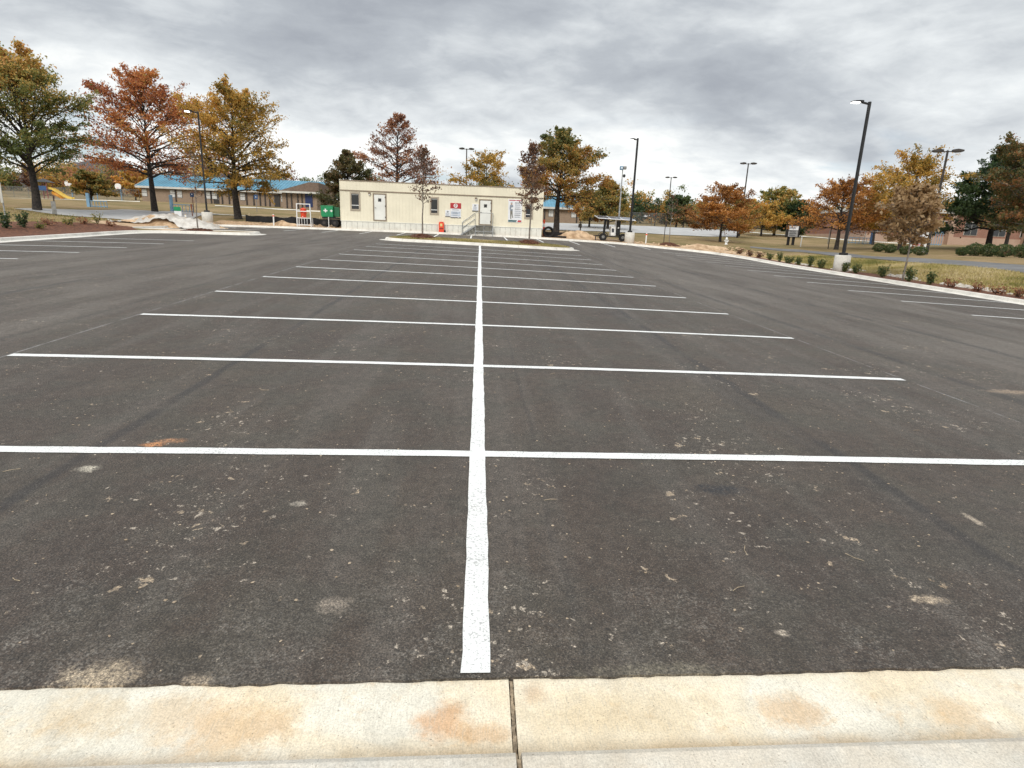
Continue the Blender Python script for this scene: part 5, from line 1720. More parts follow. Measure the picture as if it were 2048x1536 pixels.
# ---- solar light tower trailer
xs_, ys_ = (11.75, 52.40)
zs_ = ter(xs_, ys_)
o = empty('solar_camera_trailer', (xs_, ys_, zs_))
tag(o, 'solar panel trailer with tall camera mast beside the far kerb', 'trailer')
ZS = zs_
part(MB().bar((xs_ - 1.62, ys_, ZS + 0.42), (xs_ + 1.35, ys_, ZS + 0.36), 0.9, 0.09), 'chassis', M_BLACK, o)
part(MB().bar((xs_ - 1.6, ys_ - 0.5, ZS + 0.42), (xs_ - 1.6, ys_ - 0.5, ZS + 0.02), 0.07), 'jack_leg', M_BLACK, o)
part(MB().bar((xs_ + 1.3, ys_ - 0.5, ZS + 0.42), (xs_ + 1.3, ys_ - 0.5, ZS + 0.02), 0.07), 'jack_leg', M_BLACK, o)
for dx in (-0.95, 0.8):
    w = part(MB().tube([(xs_ + dx, ys_ - 0.62, ZS + 0.33), (xs_ + dx, ys_ - 0.42, ZS + 0.33)], 0.33, 22), 'wheel', M_RUBBER, o)
    part(MB().tube([(xs_ + dx, ys_ - 0.63, ZS + 0.33), (xs_ + dx, ys_ - 0.41, ZS + 0.33)], 0.13, 14), 'rim', M_GREYSTEEL, w)
    n = 12
    arc = [(xs_ + dx + 0.42 * math.cos(math.pi * i / n), ys_ - 0.52, ZS + 0.36 + 0.42 * math.sin(math.pi * i / n)) for i in range(n + 1)]
    mbf = MB()
    for p0, p1 in zip(arc[:-1], arc[1:]):
        mbf.bar(p0, p1, 0.26, 0.025)
    part(mbf, 'mudguard', M_BLACK, o)
part(MB().box(xs_ - 0.25, xs_ + 0.12, ys_ - 0.4, ys_ + 0.3, ZS + 0.46, ZS + 1.25), 'battery_cabinet', M_WHITE, o, bevel=0.02)
part(MB().box(xs_ - 0.19, xs_ + 0.02, ys_ - 0.412, ys_ - 0.401, ZS + 0.75, ZS + 1.08), 'control_panel', M_DKINK, o)
part(MB().bar((xs_ + 0.16, ys_ - 0.2, ZS + 0.45), (xs_ + 0.16, ys_ - 0.2, ZS + 1.9), 0.12), 'support_post', M_WHITE, o)
part(MB().bar((xs_ - 0.8, ys_, ZS + 0.45), (xs_ - 0.72, ys_, ZS + 1.9), 0.18), 'support_post', M_BLACK, o)
part(MB().box(xs_ + 0.28, xs_ + 0.6, ys_ - 0.3, ys_ + 0.1, ZS + 0.46, ZS + 1.72), 'mast_housing', M_BLACK, o, bevel=0.03)
part(flat(MB(), disc(xs_ + 0.42, ZS + 1.15, 0.07), ys_ - 0.306), 'badge', M_WHITE, o)
tilt = [(xs_ - 1.55, ys_ - 1.0, ZS + 1.86), (xs_ + 1.72, ys_ - 1.0, ZS + 1.78), (xs_ + 1.72, ys_ + 1.0, ZS + 2.06), (xs_ - 1.55, ys_ + 1.0, ZS + 2.14)]
vv = tilt + [(a, b, c + 0.05) for a, b, c in tilt]
pn = part(MB().add(vv, [(3, 2, 1, 0), (4, 5, 6, 7), (0, 1, 5, 4), (1, 2, 6, 5), (2, 3, 7, 6), (3, 0, 4, 7)]), 'solar_panel', M_BOARD, o)
T4 = [np.array(p_) for p_ in tilt]
for i in range(3):
    a0, a1 = (i + 0.04) / 3, (i + 0.96) / 3
    q = [T4[0] * (1 - a) * (1 - b) + T4[1] * a * (1 - b) + T4[3] * (1 - a) * b + T4[2] * a * b + np.array([0, 0, 0.054]) for a, b in ((a0, .04), (a1, .04), (a1, .96), (a0, .96))]
    part(MB().add(q, [(0, 1, 2, 3)]), 'cell_module', mat('solar cells', (0.015, 0.02, 0.05), 0.15), pn)
mx0 = (xs_ + 0.45, ys_ - 0.05)
part(MB().tube([(mx0[0], mx0[1], ZS + 1.7), (mx0[0], mx0[1], ZS + 3.3)], 0.075, 10).tube([(mx0[0], mx0[1], ZS + 3.2), (mx0[0], mx0[1], ZS + 4.8)], 0.06, 10)
     .tube([(mx0[0], mx0[1], ZS + 4.7), (mx0[0], mx0[1], ZS + 6.1)], 0.045, 10), 'mast', M_GALV, o)
hd = part(MB().box(mx0[0] - 0.26, mx0[0] - 0.02, mx0[1] - 0.2, mx0[1] + 0.1, ZS + 6.0, ZS + 6.3), 'camera_unit', M_LTBLUE, o, bevel=0.03)
part(MB().box(mx0[0] - 0.2, mx0[0] - 0.08, mx0[1] - 0.215, mx0[1] - 0.201, ZS + 6.08, ZS + 6.22), 'lens', M_WHITE, hd)
part(MB().box(mx0[0] + 0.02, mx0[0] + 0.3, mx0[1] - 0.15, mx0[1] + 0.15, ZS + 6.05, ZS + 6.3), 'camera_unit', M_GREYSTEEL, o, bevel=0.03)
part(MB().lathe([(0.03, 0.16), (0.11, 0.12), (0.12, 0.0), (0.08, -0.09), (0.02, -0.12)][::-1], (mx0[0] + 0.17, mx0[1], ZS + 5.5), 14), 'dome_camera', M_BLACK, o, True)


# ---- brick school with blue roof
def brick_mat(name, c1, c2, mortar, scale=1.0):
    m = bpy.data.materials.new(name)
    m.use_nodes = True
    t = NT(m.node_tree)
    b = m.node_tree.nodes['Principled BSDF']
    g = t.n('ShaderNodeTexCoord').outputs['Object']
    s = t.n('ShaderNodeSeparateXYZ', {0: g}).outputs
    v = t.n('ShaderNodeCombineXYZ', {0: t.math('ADD', s[0], s[1]), 1: s[2], 2: 0.0}).outputs[0]
    br = t.n('ShaderNodeTexBrick', {'Vector': v, 'Color1': (*c1, 1), 'Color2': (*c2, 1), 'Mortar': (*mortar, 1), 'Scale': 1.0, 'Mortar Size': 0.006, 'Brick Width': 0.21 * scale, 'Row Height': 0.075 * scale})
    c = t.mix(t.math('MULTIPLY', t.smooth(t.noise(g, 0.7, 5.0, 0.6), 0.4, 0.75), 0.35), br.outputs[0], tuple(k * 0.6 for k in c1))
    m.node_tree.links.new(c, b.inputs['Base Color'])
    b.inputs['Roughness'].default_value = 0.9
    bp = t.n('ShaderNodeBump', {'Height': br.outputs['Fac'], 'Strength': 0.4, 'Distance': 0.01})
    bp.invert = True
    m.node_tree.links.new(bp.outputs[0], b.inputs['Normal'])
    return m


M_BRICK = brick_mat('brown brick', (0.30, 0.215, 0.15), (0.245, 0.17, 0.12), (0.33, 0.28, 0.22))
M_BRICK2 = brick_mat('red brick', (0.30, 0.135, 0.09), (0.24, 0.105, 0.07), (0.32, 0.27, 0.22))
M_BRICK3 = brick_mat('pale band brick', (0.46, 0.30, 0.22), (0.42, 0.27, 0.19), (0.42, 0.36, 0.3))
M_ROOF = mat('blue metal roofing', (0.085, 0.25, 0.35), 0.5, 0.12, 0.4, dirt=(0.12, 0.27, 0.35))
M_FASCIA = mat('pale fascia', (0.55, 0.54, 0.50), 0.6, 0.08, 1.0)
M_BLIND = mat('window with white blinds', (0.58, 0.58, 0.56), 0.4, 0.1, 3.0)


def blue_school(label, x0, x1, y0, depth, z0, eave, rise, wins, pilasters, doors=(), name='school_building'):
    o = empty(name, ((x0 + x1) / 2, y0 + depth / 2, z0))
    tag(o, label, 'school')
    part(MB().box(x0, x1, y0, y0 + depth, z0 - 1.0, z0 + eave), 'wall', M_BRICK, o)
    ov = 0.7
    ze = z0 + eave
    ym = y0 + depth / 2
    # two roof slopes and gable ends
    A = [(x0 - ov, y0 - ov, ze), (x1 + ov, y0 - ov, ze), (x1 + ov, ym, ze + rise), (x0 - ov, ym, ze + rise), (x0 - ov, y0 + depth + ov, ze), (x1 + ov, y0 + depth + ov, ze)]
    up_ = [(a, b, c + 0.12) for a, b, c in A]
    rf = part(MB().add(A + up_, [(0, 3, 2, 1), (3, 4, 5, 2), (6, 7, 8, 9), (9, 8, 11, 10), (0, 1, 7, 6), (4, 10, 11, 5), (0, 6, 9, 3), (3, 9, 10, 4), (1, 2, 8, 7), (2, 5, 11, 8)]), 'roof', M_ROOF, o)
    mb = MB()
    x = x0 - ov + 0.3
    while x < x1 + ov:
        mb.bar((x, y0 - ov, ze + 0.14), (x, ym, ze + rise + 0.14), 0.05, 0.06)
        x += 0.6
    part(mb, 'standing_seams', M_ROOF, rf)['kind'] = 'stuff'
    part(MB().box(x0 - ov, x1 + ov, y0 - ov - 0.05, y0 - ov - 0.005, ze - 0.22, ze + 0.14), 'fascia', M_FASCIA, rf)
    for xx in (x0 - ov - 0.04, x1 + ov + 0.04):
        part(MB().bar((xx, y0 - ov, ze + 0.06), (xx, ym, ze + rise + 0.06), 0.07, 0.3), 'rake_board', M_FASCIA, rf)
    for xx in (x0, x1 - 0.3):
        part(MB().add([(xx, y0, ze), (xx, y0 + depth, ze), (xx, ym, ze + rise), (xx + 0.3, y0, ze), (xx + 0.3, y0 + depth, ze), (xx + 0.3, ym, ze + rise)],
                      [(0, 1, 2), (5, 4, 3), (0, 3, 4, 1), (1, 4, 5, 2), (2, 5, 3, 0)]), 'gable', M_BRICK, o)
    for xx in wins:
        w = part(MB().box(xx - 0.5, xx + 0.5, y0 - 0.04, y0 - 0.004, z0 + 1.0, z0 + 2.35), 'window', M_BRONZE, o)
        part(MB().box(xx - 0.44, xx + 0.44, y0 - 0.06, y0 - 0.041, z0 + 1.72, z0 + 2.3), 'pane', M_BLIND, w)
        part(MB().box(xx - 0.44, xx + 0.44, y0 - 0.06, y0 - 0.041, z0 + 1.05, z0 + 1.64), 'pane', M_BLIND, w)
    for xx in pilasters:
        part(MB().box(xx - 0.11, xx + 0.11, y0 - 0.14, y0 - 0.004, z0 - 0.5, z0 + eave - 0.02), 'pilaster', M_BRONZE, o)
    for xx in doors:
        d = part(MB().box(xx - 0.55, xx + 0.55, y0 - 0.05, y0 - 0.004, z0, z0 + 2.2), 'door', M_BRONZE, o)
        part(MB().box(xx + 0.35, xx + 0.42, y0 - 0.09, y0 - 0.051, z0 + 0.95, z0 + 1.15), 'handle', M_GALV, d)
    return o


ZL = 5.89
XA, XB = (-65.07, 120.00)[0], (-31.48, 120.00)[0]
PW = lambda p: XA + (p - 285) * (XB - XA) / 355.0
o = blue_school('long brown brick school with a blue metal roof on the left', XA, XB, 120, 14, ZL, 2.75, 2.7, [PW(k) for k in (291, 346, 360, 416, 429, 485, 567)],
                [PW(k) for k in (352, 422, 444, 458, 468, 493, 507, 520, 530, 539, 558, 576, 587, 598)], [PW(432), PW(554)])
xa, xb = PW(588), PW(654)
wg = part(MB().box(xa, xb, 113.0, 119.9, ZL - 1, ZL + 2.5), 'entry_wing', M_BRICK, o)
part(MB().prism([(xa - 0.6, ZL + 2.55), (xb + 0.6, ZL + 2.55), (xb + 0.6, ZL + 4.3), ((xa + xb) / 2 + 2.0, ZL + 4.3)], 112.3, 120.5), 'wing_gable', mat('brown soffit', (0.17, 0.12, 0.09), 0.8), wg)
part(MB().box(xa - 0.8, xb + 0.8, 112.0, 112.28, ZL + 2.3, ZL + 2.62), 'wing_fascia', M_FASCIA, wg)
part(MB().box(PW(632), PW(646), 112.9, 112.99, ZL, ZL + 2.3), 'wing_door', mat('dark blue paint', (0.015, 0.03, 0.11), 0.5), wg)
for k in (597, 606, 618, 626):
    part(MB().box(PW(k) - 0.1, PW(k) + 0.1, 112.85, 112.99, ZL - 0.5, ZL + 2.4), 'pilaster', M_BRONZE, wg)
XC, XD = (6.50, 112.00)[0], (18.59, 112.00)[0]
ZR = 4.85
blue_school('brown brick school wing with blue roof seen past the right end of the trailer', XC, XD, 112, 12, ZR, 2.6, 2.4, [XD - 1.1, XD - 5.4, XD - 9.5], [XD - 0.5, XD - 6.6])

# ---- red brick school on the right
xq, yq = (71.54, 82.00)
ZB = ter(xq, yq)
X0, X1 = (54.83, 82.00)[0], 96.0
o = empty('school_building', ((X0 + X1) / 2, 90, ZB))
tag(o, 'long low red brick school behind the trees on the right', 'school')
part(MB().box(X0, X1, 82.0, 98.0, ZB + 1.05, ZB + 4.2), 'wall', M_BRICK2, o)
part(MB().box(X0 - 0.05, X1 + 0.05, 81.93, 98.05, ZB - 2.0, ZB + 1.05), 'plinth', M_BRICK3, o)
part(MB().box(X0 - 0.5, X1 + 0.5, 81.4, 98.5, ZB + 4.2, ZB + 4.6), 'roof', M_FASCIA, o)
for k, xx in enumerate(np.arange(X0 + 2.6, X1 - 2, 4.3)):
    w = part(MB().box(xx - 1.0, xx + 1.0, 81.92, 81.995, ZB + 1.35, ZB + 3.2), 'window', M_FASCIA, o)
    for a in (-0.94, 0.04):
        for b in (1.41, 2.3):
            part(MB().box(xx + a, xx + a + 0.9, 81.88, 81.918, ZB + b, ZB + b + 0.82), 'pane', M_GLASS, w)
for xx in (xq - 4.6, xq + 7.0):
    part(MB().box(xx - 0.35, xx + 0.35, 81.2, 81.9, ZB - 1.0, ZB + 4.19), 'column', M_BRICK3, o)


# ---- chain link fences
def fence(label, pts, h, step=3.0, post_m=None, wire=0.02, mesh=0.16, name='chain_link_fence', rail=True):
    P = np.array(pts, float)
    s = np.r_[0, np.cumsum(np.linalg.norm(np.diff(P, axis=0), axis=1))]
    ev = lambda q: np.array((np.interp(q, s, P[:, 0]), np.interp(q, s, P[:, 1])))
    c = ev(s[-1] / 2)
    o = empty(name, on(*c))
    tag(o, label, 'fence')
    q = np.linspace(0, s[-1], int(s[-1] / step) + 1)
    tops = []
    for k in q:
        p_ = ev(k)
        z = ter(*p_)
        part(MB().tube([(p_[0], p_[1], z - 0.1), (p_[0], p_[1], z + h + 0.03)], 0.035, 6), 'post', post_m or M_GALV, o)
        tops.append((p_[0], p_[1], z))
    if rail:
        part(MB().tube([(a, b, c_ + h) for a, b, c_ in tops], 0.022, 6), 'top_rail', post_m or M_GALV, o)
    mb = MB()
    zt = lambda k: np.interp(k, q, [t_[2] for t_ in tops])
    for dr in (1, -1):
        for k in np.arange(-h, s[-1], mesh):
            k0, k1 = (k, k + h) if dr > 0 else (k + h, k)
            f0 = 0.0
            a, b_ = k0, k1
            if min(a, b_) < 0 or max(a, b_) > s[-1]:
                continue
            pa, pb = ev(a), ev(b_)
            za, zb = zt(a) + 0.04, zt(b_) + h
            d = np.array((pb[0] - pa[0], pb[1] - pa[1]))
            mb.add([(pa[0] - wire / 2, pa[1], za), (pa[0] + wire / 2, pa[1], za), (pb[0] + wire / 2, pb[1], zb), (pb[0] - wire / 2, pb[1], zb)], [(0, 1, 2, 3)])
    part(mb, 'wire_mesh', post_m or M_GALV, o)['kind'] = 'stuff'
    return o


M_FENCE = mat('dull fence wire', (0.17, 0.18, 0.18), 0.6, 0.1, 2.0)
fence('long grey chain link fence in front of the right hand woods', [(19.24, 112.00), (31.59, 110.00), (46.23, 104.00), (56.21, 102.00), (65.47, 100.00)], 2.3, 3.0, M_FENCE, 0.035, 0.2)
fence('grey chain link fence round the playground on the left', [(-94.30, 124.00), (-79.79, 122.00), (-66.64, 122.00)], 2.1, 3.0, M_FENCE, 0.04, 0.22)
fence('thin chain link fence on the lawn in front of the red brick school', [(39.85, 66.00), (43.60, 64.00), (45.66, 62.00)], 1.5, 3.0, M_FENCE, 0.018, 0.18)


# ---- silt fence
def silt_fence(label, pts, h):
    o = empty('silt_fence', on(*pts[len(pts) // 2]))
    tag(o, label, 'silt fence')
    vv, ff = [], []
    P = np.array(pts, float)
    s = np.r_[0, np.cumsum(np.linalg.norm(np.diff(P, axis=0), axis=1))]
    q = np.linspace(0, s[-1], int(s[-1] / 0.35) + 2)
    for k in q:
        x, y = np.interp(k, s, P[:, 0]), np.interp(k, s, P[:, 1])
        z = ter(x, y)
        sag = 0.1 * abs(math.sin(k * 1.5)) + 0.05 * math.sin(k * 4)
        vv += [(x, y + 0.06 * math.sin(k * 3), z - 0.05), (x, y, z + h - sag)]
    ff = [(2 * i, 2 * i + 2, 2 * i + 3, 2 * i + 1) for i in range(len(q) - 1)]
    part(MB().add(vv, ff), 'fabric', mat('black silt fabric', (0.012, 0.012, 0.013), 0.8, 0.3, 3.0, 0.6, 8.0), o)
    for k in np.arange(0.3, s[-1], 2.1):
        x, y = np.interp(k, s, P[:, 0]), np.interp(k, s, P[:, 1])
        z = ter(x, y)
        part(MB().box(x - 0.02, x + 0.02, y + 0.08, y + 0.12, z - 0.1, z + h + 0.15), 'stake', M_WOOD, o)


silt_fence('black silt fence sagging behind the far kerb left of the trailer', [(-20.85, 54.50), (-17.79, 54.20), (-14.25, 54.00), (-11.9, 54.0)], 0.6)
silt_fence('black silt fence at the right end of the trailer', [(5.6, 53.2), (7.2, 53.5), (8.6, 54.2)], 0.5)


# ---- heaps of soil, sheeted and bare
def heap(name, label, x, y, rx, ry, h, m, seed, cat='soil', lumps=0.25, loc_z=None, rot=0.0):
    rg = np.random.default_rng(seed)
    n, k = 44, 14
    vv, ff = [], []
    ph = rg.uniform(0, 6.3, 6)
    z0 = ter(x, y)
    for j in range(k):
        f = j / (k - 1)
        for i in range(n):
            a = 2 * math.pi * i / n
            e_ = 1 + 0.16 * math.sin(2 * a + ph[0]) + 0.1 * math.sin(5 * a + ph[1])
            xx, yy = rx * f * e_ * math.cos(a), ry * f * e_ * math.sin(a)
            zz = h * max(0.0, math.cos(f * math.pi / 2)) ** 0.8
            zz *= 1 + lumps * (math.sin(xx * 2.6 + ph[2]) * math.sin(yy * 2.3 + ph[3]) + 0.5 * math.sin(xx * 6 + ph[4]) * math.sin(yy * 5.5 + ph[5]))
            zz += rg.normal(0, 0.012) * (1 - f)
            vv.append((xx, yy, zz + ter(x + xx, y + yy) - z0 - (0.06 if j == k - 1 else 0)))
    for j in range(k - 1):
        for i in range(n):
            i2 = (i + 1) % n
            ff.append((j * n + i, (j + 1) * n + i, (j + 1) * n + i2, j * n + i2))
    o = MB().add(vv, ff).build(name, m, None, True, (x, y, z0))
    tag(o, label, cat)
    return o


M_TARP = mat('dusty clear plastic sheet', (0.56, 0.53, 0.48), 0.4, 0.16, 1.6, 0.9, 4.0, color2=(0.40, 0.36, 0.31), dirt=(0.46, 0.36, 0.25))
hp = (-22.47, 45.50)
heap('soil_heap', 'heap of tan soil showing under the plastic sheet at left', hp[0], hp[1], 3.3, 1.7, 0.72, M_DIRT, 3)
# sheet draped on the heap: follows it a hand's width above, pulled back at the front
rg = np.random.default_rng(9)
vv, ff = [], []
nu, nv = 60, 26
for j in range(nv):
    for i in range(nu):
        a, b = i / (nu - 1) * 2 - 1, j / (nv - 1) * 2 - 1
        xx = a * 3.7
        front = -1.9 + 0.9 * math.exp(-((a + 0.12) / 0.24) ** 2) + 0.25 * math.sin(a * 9)
        yy = front + (2.0 - front) * (b + 1) / 2
        f = min(1.0, math.hypot(xx / 3.5, yy / 1.8))
        z = 0.80 * math.cos(f * math.pi / 2) ** 0.75 + 0.05
        z += 0.055 * math.sin(xx * 5 + yy * 3) * math.sin(yy * 6) + 0.03 * math.sin(xx * 13 + yy * 4) + 0.05 * math.exp(-((b + 1) / 0.16) ** 2) * (1 + 0.6 * math.sin(a * 23))
        vv.append((xx, yy, z + ter(hp[0] + xx, hp[1] + yy) - ter(*hp)))
for j in range(nv - 1):
    for i in range(nu - 1):
        ff.append((j * nu + i, j * nu + i + 1, (j + 1) * nu + i + 1, (j + 1) * nu + i))
o = MB().add(vv, ff).build('plastic_sheet', M_TARP, None, True, (hp[0], hp[1], ter(*hp)))
tag(o, 'crumpled pale plastic sheet thrown over the soil heap at left', 'sheet')
heap('soil_heap', 'low tan soil heap right of the trailer, beside the solar panel trailer', *(8.70, 54.20), 2.4, 1.2, 0.55, M_DIRT, 4)
heap('soil_heap', 'small tan soil mound near the hydrant at the far right corner', *(19.93, 51.50), 2.6, 0.9, 0.3, M_DIRT, 5)
heap('soil_heap', 'low lumpy soil heap behind the kerb left of the orange cooler', *(-16.78, 52.40), 1.7, 0.6, 0.28, M_DIRT, 6, lumps=0.5)

# ---- dark pipe roll and marker at the end of the trailer
x, y = 5.95, 51.9
z = ter(x, y)
o = empty('pipe_coil', (x, y, z))
tag(o, 'black coiled drain pipe at the right end of the trailer', 'pipe')
for k in range(4):
    rr = 0.42 - 0.055 * (k % 2)
    pts = [(x + rr * math.cos(a), y - 0.2 + 0.14 * k, z + 0.45 + rr * math.sin(a)) for a in np.linspace(0, 2 * math.pi, 28)]
    part(MB().tube(pts, 0.075, 8, False), 'loop', M_RUBBER, o, True)
part(MB().tube([(x + 0.3, y, z + 0.08), (x + 0.9, y + 0.1, z + 0.1), (x + 1.6, y - 0.1, z + 0.08)], 0.08, 8), 'loose_end', M_RUBBER, o, True)
x, y = 5.62, 52.6
z = ter(x, y)
o = empty('barrier_post', (x, y, z))
tag(o, 'red and white marker post at the right corner of the trailer', 'post')
part(MB().lathe([(0.2, 0), (0.2, 0.06), (0.07, 0.1)], (x, y, z), 14), 'foot', M_RUBBER, o)
part(MB().tube([(x, y, z + 0.08), (x, y, z + 1.45)], 0.09, 12), 'post', M_ORANGE, o)
part(MB().tube([(x, y, z + 0.85), (x, y, z + 1.12)], 0.094, 12), 'reflective_band', M_WHITE, o)

# ---- little posts, stakes, hydrant
for lab, xy, h, m in (('white survey stake left of the orange cooler', (-17.45, 51.60), 0.92, M_WHITE), ('white survey stake right of the middle lamp post', (14.42, 51.00), 0.95, M_WHITE),
                      ('white pipe marker right of the message board', (33.34, 60.00), 0.95, M_WHITE), ('short white stake beside the plastic sheet', (-22.70, 47.50), 0.8, M_WOOD)):
    o = empty('marker_stake', on(*xy))
    tag(o, lab, 'stake')
    x, y = xy
    z = ter(x, y)
    part(MB().prism([(x - 0.05, z - 0.1), (x + 0.05, z - 0.1), (x + 0.06, z + h), (x, z + h + 0.05), (x - 0.04, z + h)], y - 0.015, y + 0.015), 'stake', m, o)
    part(MB().box(x - 0.055, x + 0.065, y - 0.02, y + 0.02, z + h - 0.16, z + h - 0.05), 'flagging', M_ORANGE if 'survey' in lab else M_WHITE, o)
x, y = (24.55, 58.00)
z = ter(x, y)
o = empty('fire_hydrant', (x, y, z))
tag(o, 'white fire hydrant on the lawn beside the orange tree', 'hydrant')
part(MB().lathe([(0.17, 0), (0.17, 0.05), (0.11, 0.07), (0.11, 0.45), (0.15, 0.46), (0.15, 0.5), (0.12, 0.52)], (x, y, z), 16), 'barrel', M_WHITE, o, True)
part(MB().lathe([(0.13, 0.52), (0.12, 0.6), (0.07, 0.67), (0.03, 0.69), (0.03, 0.74)], (x, y, z), 16), 'bonnet', M_WHITE, o, True)
for d in (-1, 1):
    part(MB().tube([(x + d * 0.1, y, z + 0.36), (x + d * 0.21, y, z + 0.36)], 0.06, 10), 'outlet', M_WHITE, o)
part(MB().tube([(x, y - 0.1, z + 0.3), (x, y - 0.22, z + 0.3)], 0.075, 10), 'outlet', M_WHITE, o)
x, y = (10.12, 60.00)
z = ter(x, y)
o = empty('utility_post', (x, y, z))
tag(o, 'short brown post with a small box on the lawn left of the solar panel trailer', 'post')
part(MB().bar((x, y, z - 0.1), (x, y, z + 1.1), 0.11), 'post', M_BRONZE, o)
part(MB().box(x - 0.2, x + 0.12, y - 0.14, y + 0.1, z + 0.62, z + 0.98), 'box', M_BRONZE, o, bevel=0.02)
part(MB().lathe([(0.08, 0), (0.07, 0.1), (0.02, 0.16)], (x, y, z + 1.1), 10), 'cap', M_BRONZE, o)
x, y = (16.26, 51.80)
z = ter(x, y)
o = empty('tree_stake', (x, y, z))
tag(o, 'dark steel stake beside the thin sapling on bare soil', 'stake')
part(MB().bar((x, y, z - 0.1), (x, y, z + 2.6), 0.05), 'post', M_BRONZE, o)
part(MB().tube([(x, y, z + 2.2), (x + 0.25, y, z + 2.15)], 0.012, 6), 'tie', M_RUBBER, o)

# ---- school message board
x, y = (33.28, 62.00)
z = ter(x, y)
o = empty('message_board', (x, y, z))
tag(o, 'boxy message board on two dark posts on the right lawn', 'sign')
for dx in (-0.27, 0.27):
    part(MB().box(x + dx - 0.11, x + dx + 0.11, y - 0.1, y + 0.1, z - 0.1, z + 0.82), 'post', M_BLACK, o)
part(MB().box(x - 0.58, x + 0.72, y - 0.28, y + 0.28, z + 0.82, z + 2.05), 'cabinet', M_BLACK, o, bevel=0.02)
part(MB().box(x - 0.54, x + 0.5, y - 0.31, y - 0.281, z + 1.55, z + 1.98), 'name_panel', M_BOARD, o)
part(MB().box(x - 0.54, x + 0.5, y - 0.31, y - 0.281, z + 0.88, z + 1.48), 'letter_panel', mat('grey display', (0.36, 0.36, 0.36), 0.4, 0.1), o)
text_rows(o, x - 0.42, x + 0.42, z + 1.86, 1, 0.16, 0.05, M_INK, y - 0.316, 41)
text_rows(o, x - 0.45, x + 0.45, z + 1.42, 3, 0.10, 0.07, M_DKINK, y - 0.316, 42)

# ---- white post sign near the clipped bushes
x, y = (36.50, 47.60)
z = ter(x, y)
o = empty('post_sign', (x, y, z))
tag(o, 'white framed sign with dark lettering panel behind the clipped bushes', 'sign')
for dx in (-0.6, 0.6):
    part(MB().box(x + dx - 0.09, x + dx + 0.09, y - 0.09, y + 0.09, z - 0.1, z + 1.75), 'post', M_WHITE, o)
part(MB().box(x - 0.51, x + 0.51, y - 0.04, y + 0.04, z + 0.5, z + 1.62), 'panel', M_BOARD, o)
part(MB().box(x - 0.5, x + 0.5, y - 0.05, y - 0.042, z + 0.72, z + 1.18), 'name_panel', mat('dark plum print', (0.07, 0.03, 0.06), 0.5), o)
text_rows(o, x - 0.4, x + 0.4, z + 1.55, 3, 0.06, 0.05, M_INK, y - 0.055, 43)
text_rows(o, x - 0.4, x + 0.4, z + 1.08, 2, 0.08, 0.06, M_BOARD, y - 0.056, 44)
part(MB().box(x - 0.45, x + 0.45, y - 0.05, y - 0.042, z + 0.56, z + 0.64), 'red_line', M_RED, o)


# ---- bicycle racks
def bike_rack(label, x, y, w, h, m, n, post=None, post_m=None, yaw=0.0):
    z = ter(x, y)
    o = empty('bicycle_rack', (x, y, z))
    tag(o, label, 'rack')
    c, s = math.cos(yaw), math.sin(yaw)
    for zz in (0.12, h):
        part(MB().tube([(x - c * w / 2, y - s * w / 2, z + zz), (x + c * w / 2, y + s * w / 2, z + zz)], 0.04, 8), 'rail', m, o)
    for i in range(n):
        f = -0.5 + i / (n - 1)
        part(MB().tube([(x + c * w * f, y + s * w * f, z - 0.02), (x + c * w * f, y + s * w * f, z + h)], 0.03, 6), 'upright', m, o)
    if post:
        part(MB().box(x + c * w * post[0] - 0.14, x + c * w * post[0] + 0.14, y + s * w * post[0] - 0.1, y + s * w * post[0] + 0.1, z - 0.05, z + post[1]), 'end_post', post_m, o)
    return o


bike_rack('faded blue rack on the lawn between the two left oaks', *(-37.96, 62.00), 1.75, 0.62, M_LTBLUE, 7, (-0.5, 1.35), M_LTBLUE)
bike_rack('grey blue rack behind the plastic sheeted heap', *(-31.76, 66.00), 2.2, 0.75, M_LTBLUE, 7, (-0.5, 1.7), M_LTBLUE)
bike_rack('blue rack on the footpath right of the tall near lamp post', *(45.06, 68.00), 3.0, 0.7, M_LTBLUE, 8, (0.42, 1.7), M_BLUE)
bike_rack('pale blue rack right of the white post sign', *(52.66, 66.00), 1.5, 1.5, M_LTBLUE, 6)


# ---- small signs on posts
def post_sign(label, x, y, h, shapes, post_m, emblem=None):
    z = ter(x, y)
    o = empty('sign_post', (x, y, z))
    tag(o, label, 'sign')
    part(MB().tube([(x, y, z - 0.1), (x, y, z + h)], 0.04, 8), 'post', post_m, o)
    for x0, x1, z0, z1, m in shapes:
        part(MB().box(x + x0, x + x1, y - 0.07, y - 0.045, z + z0, z + z1), 'panel', m, o)
    return o


o = post_sign('blue parking sign on a brown post right of the rust red oak', *(-30.61, 66.00), 2.2, [(-0.2, 0.2, 1.65, 2.2, M_DKBLUE)], mat('brown post', (0.2, 0.09, 0.05), 0.7))
x, y = (-30.61, 66.00)
part(flat(MB(), disc(x, ter(x, y) + 1.93, 0.06), y - 0.074), 'emblem', M_WHITE, o)
o = post_sign('blue parking sign on a thin post right of the golden oak', *(-31.99, 88.00), 2.4, [(-0.26, 0.26, 1.7, 2.3, M_DKBLUE)], M_GREYSTEEL)
x, y = (-31.99, 88.00)
part(flat(MB(), disc(x, ter(x, y) + 2.0, 0.07), y - 0.074), 'emblem', M_WHITE, o)
post_sign('small green and white sign standing behind the plastic sheet', *(-25.41, 52.00), 1.05, [(-0.28, 0.3, 0.35, 0.78, M_BOARD), (-0.3, 0.26, 0.8, 1.12, M_GRN)], M_GRN)
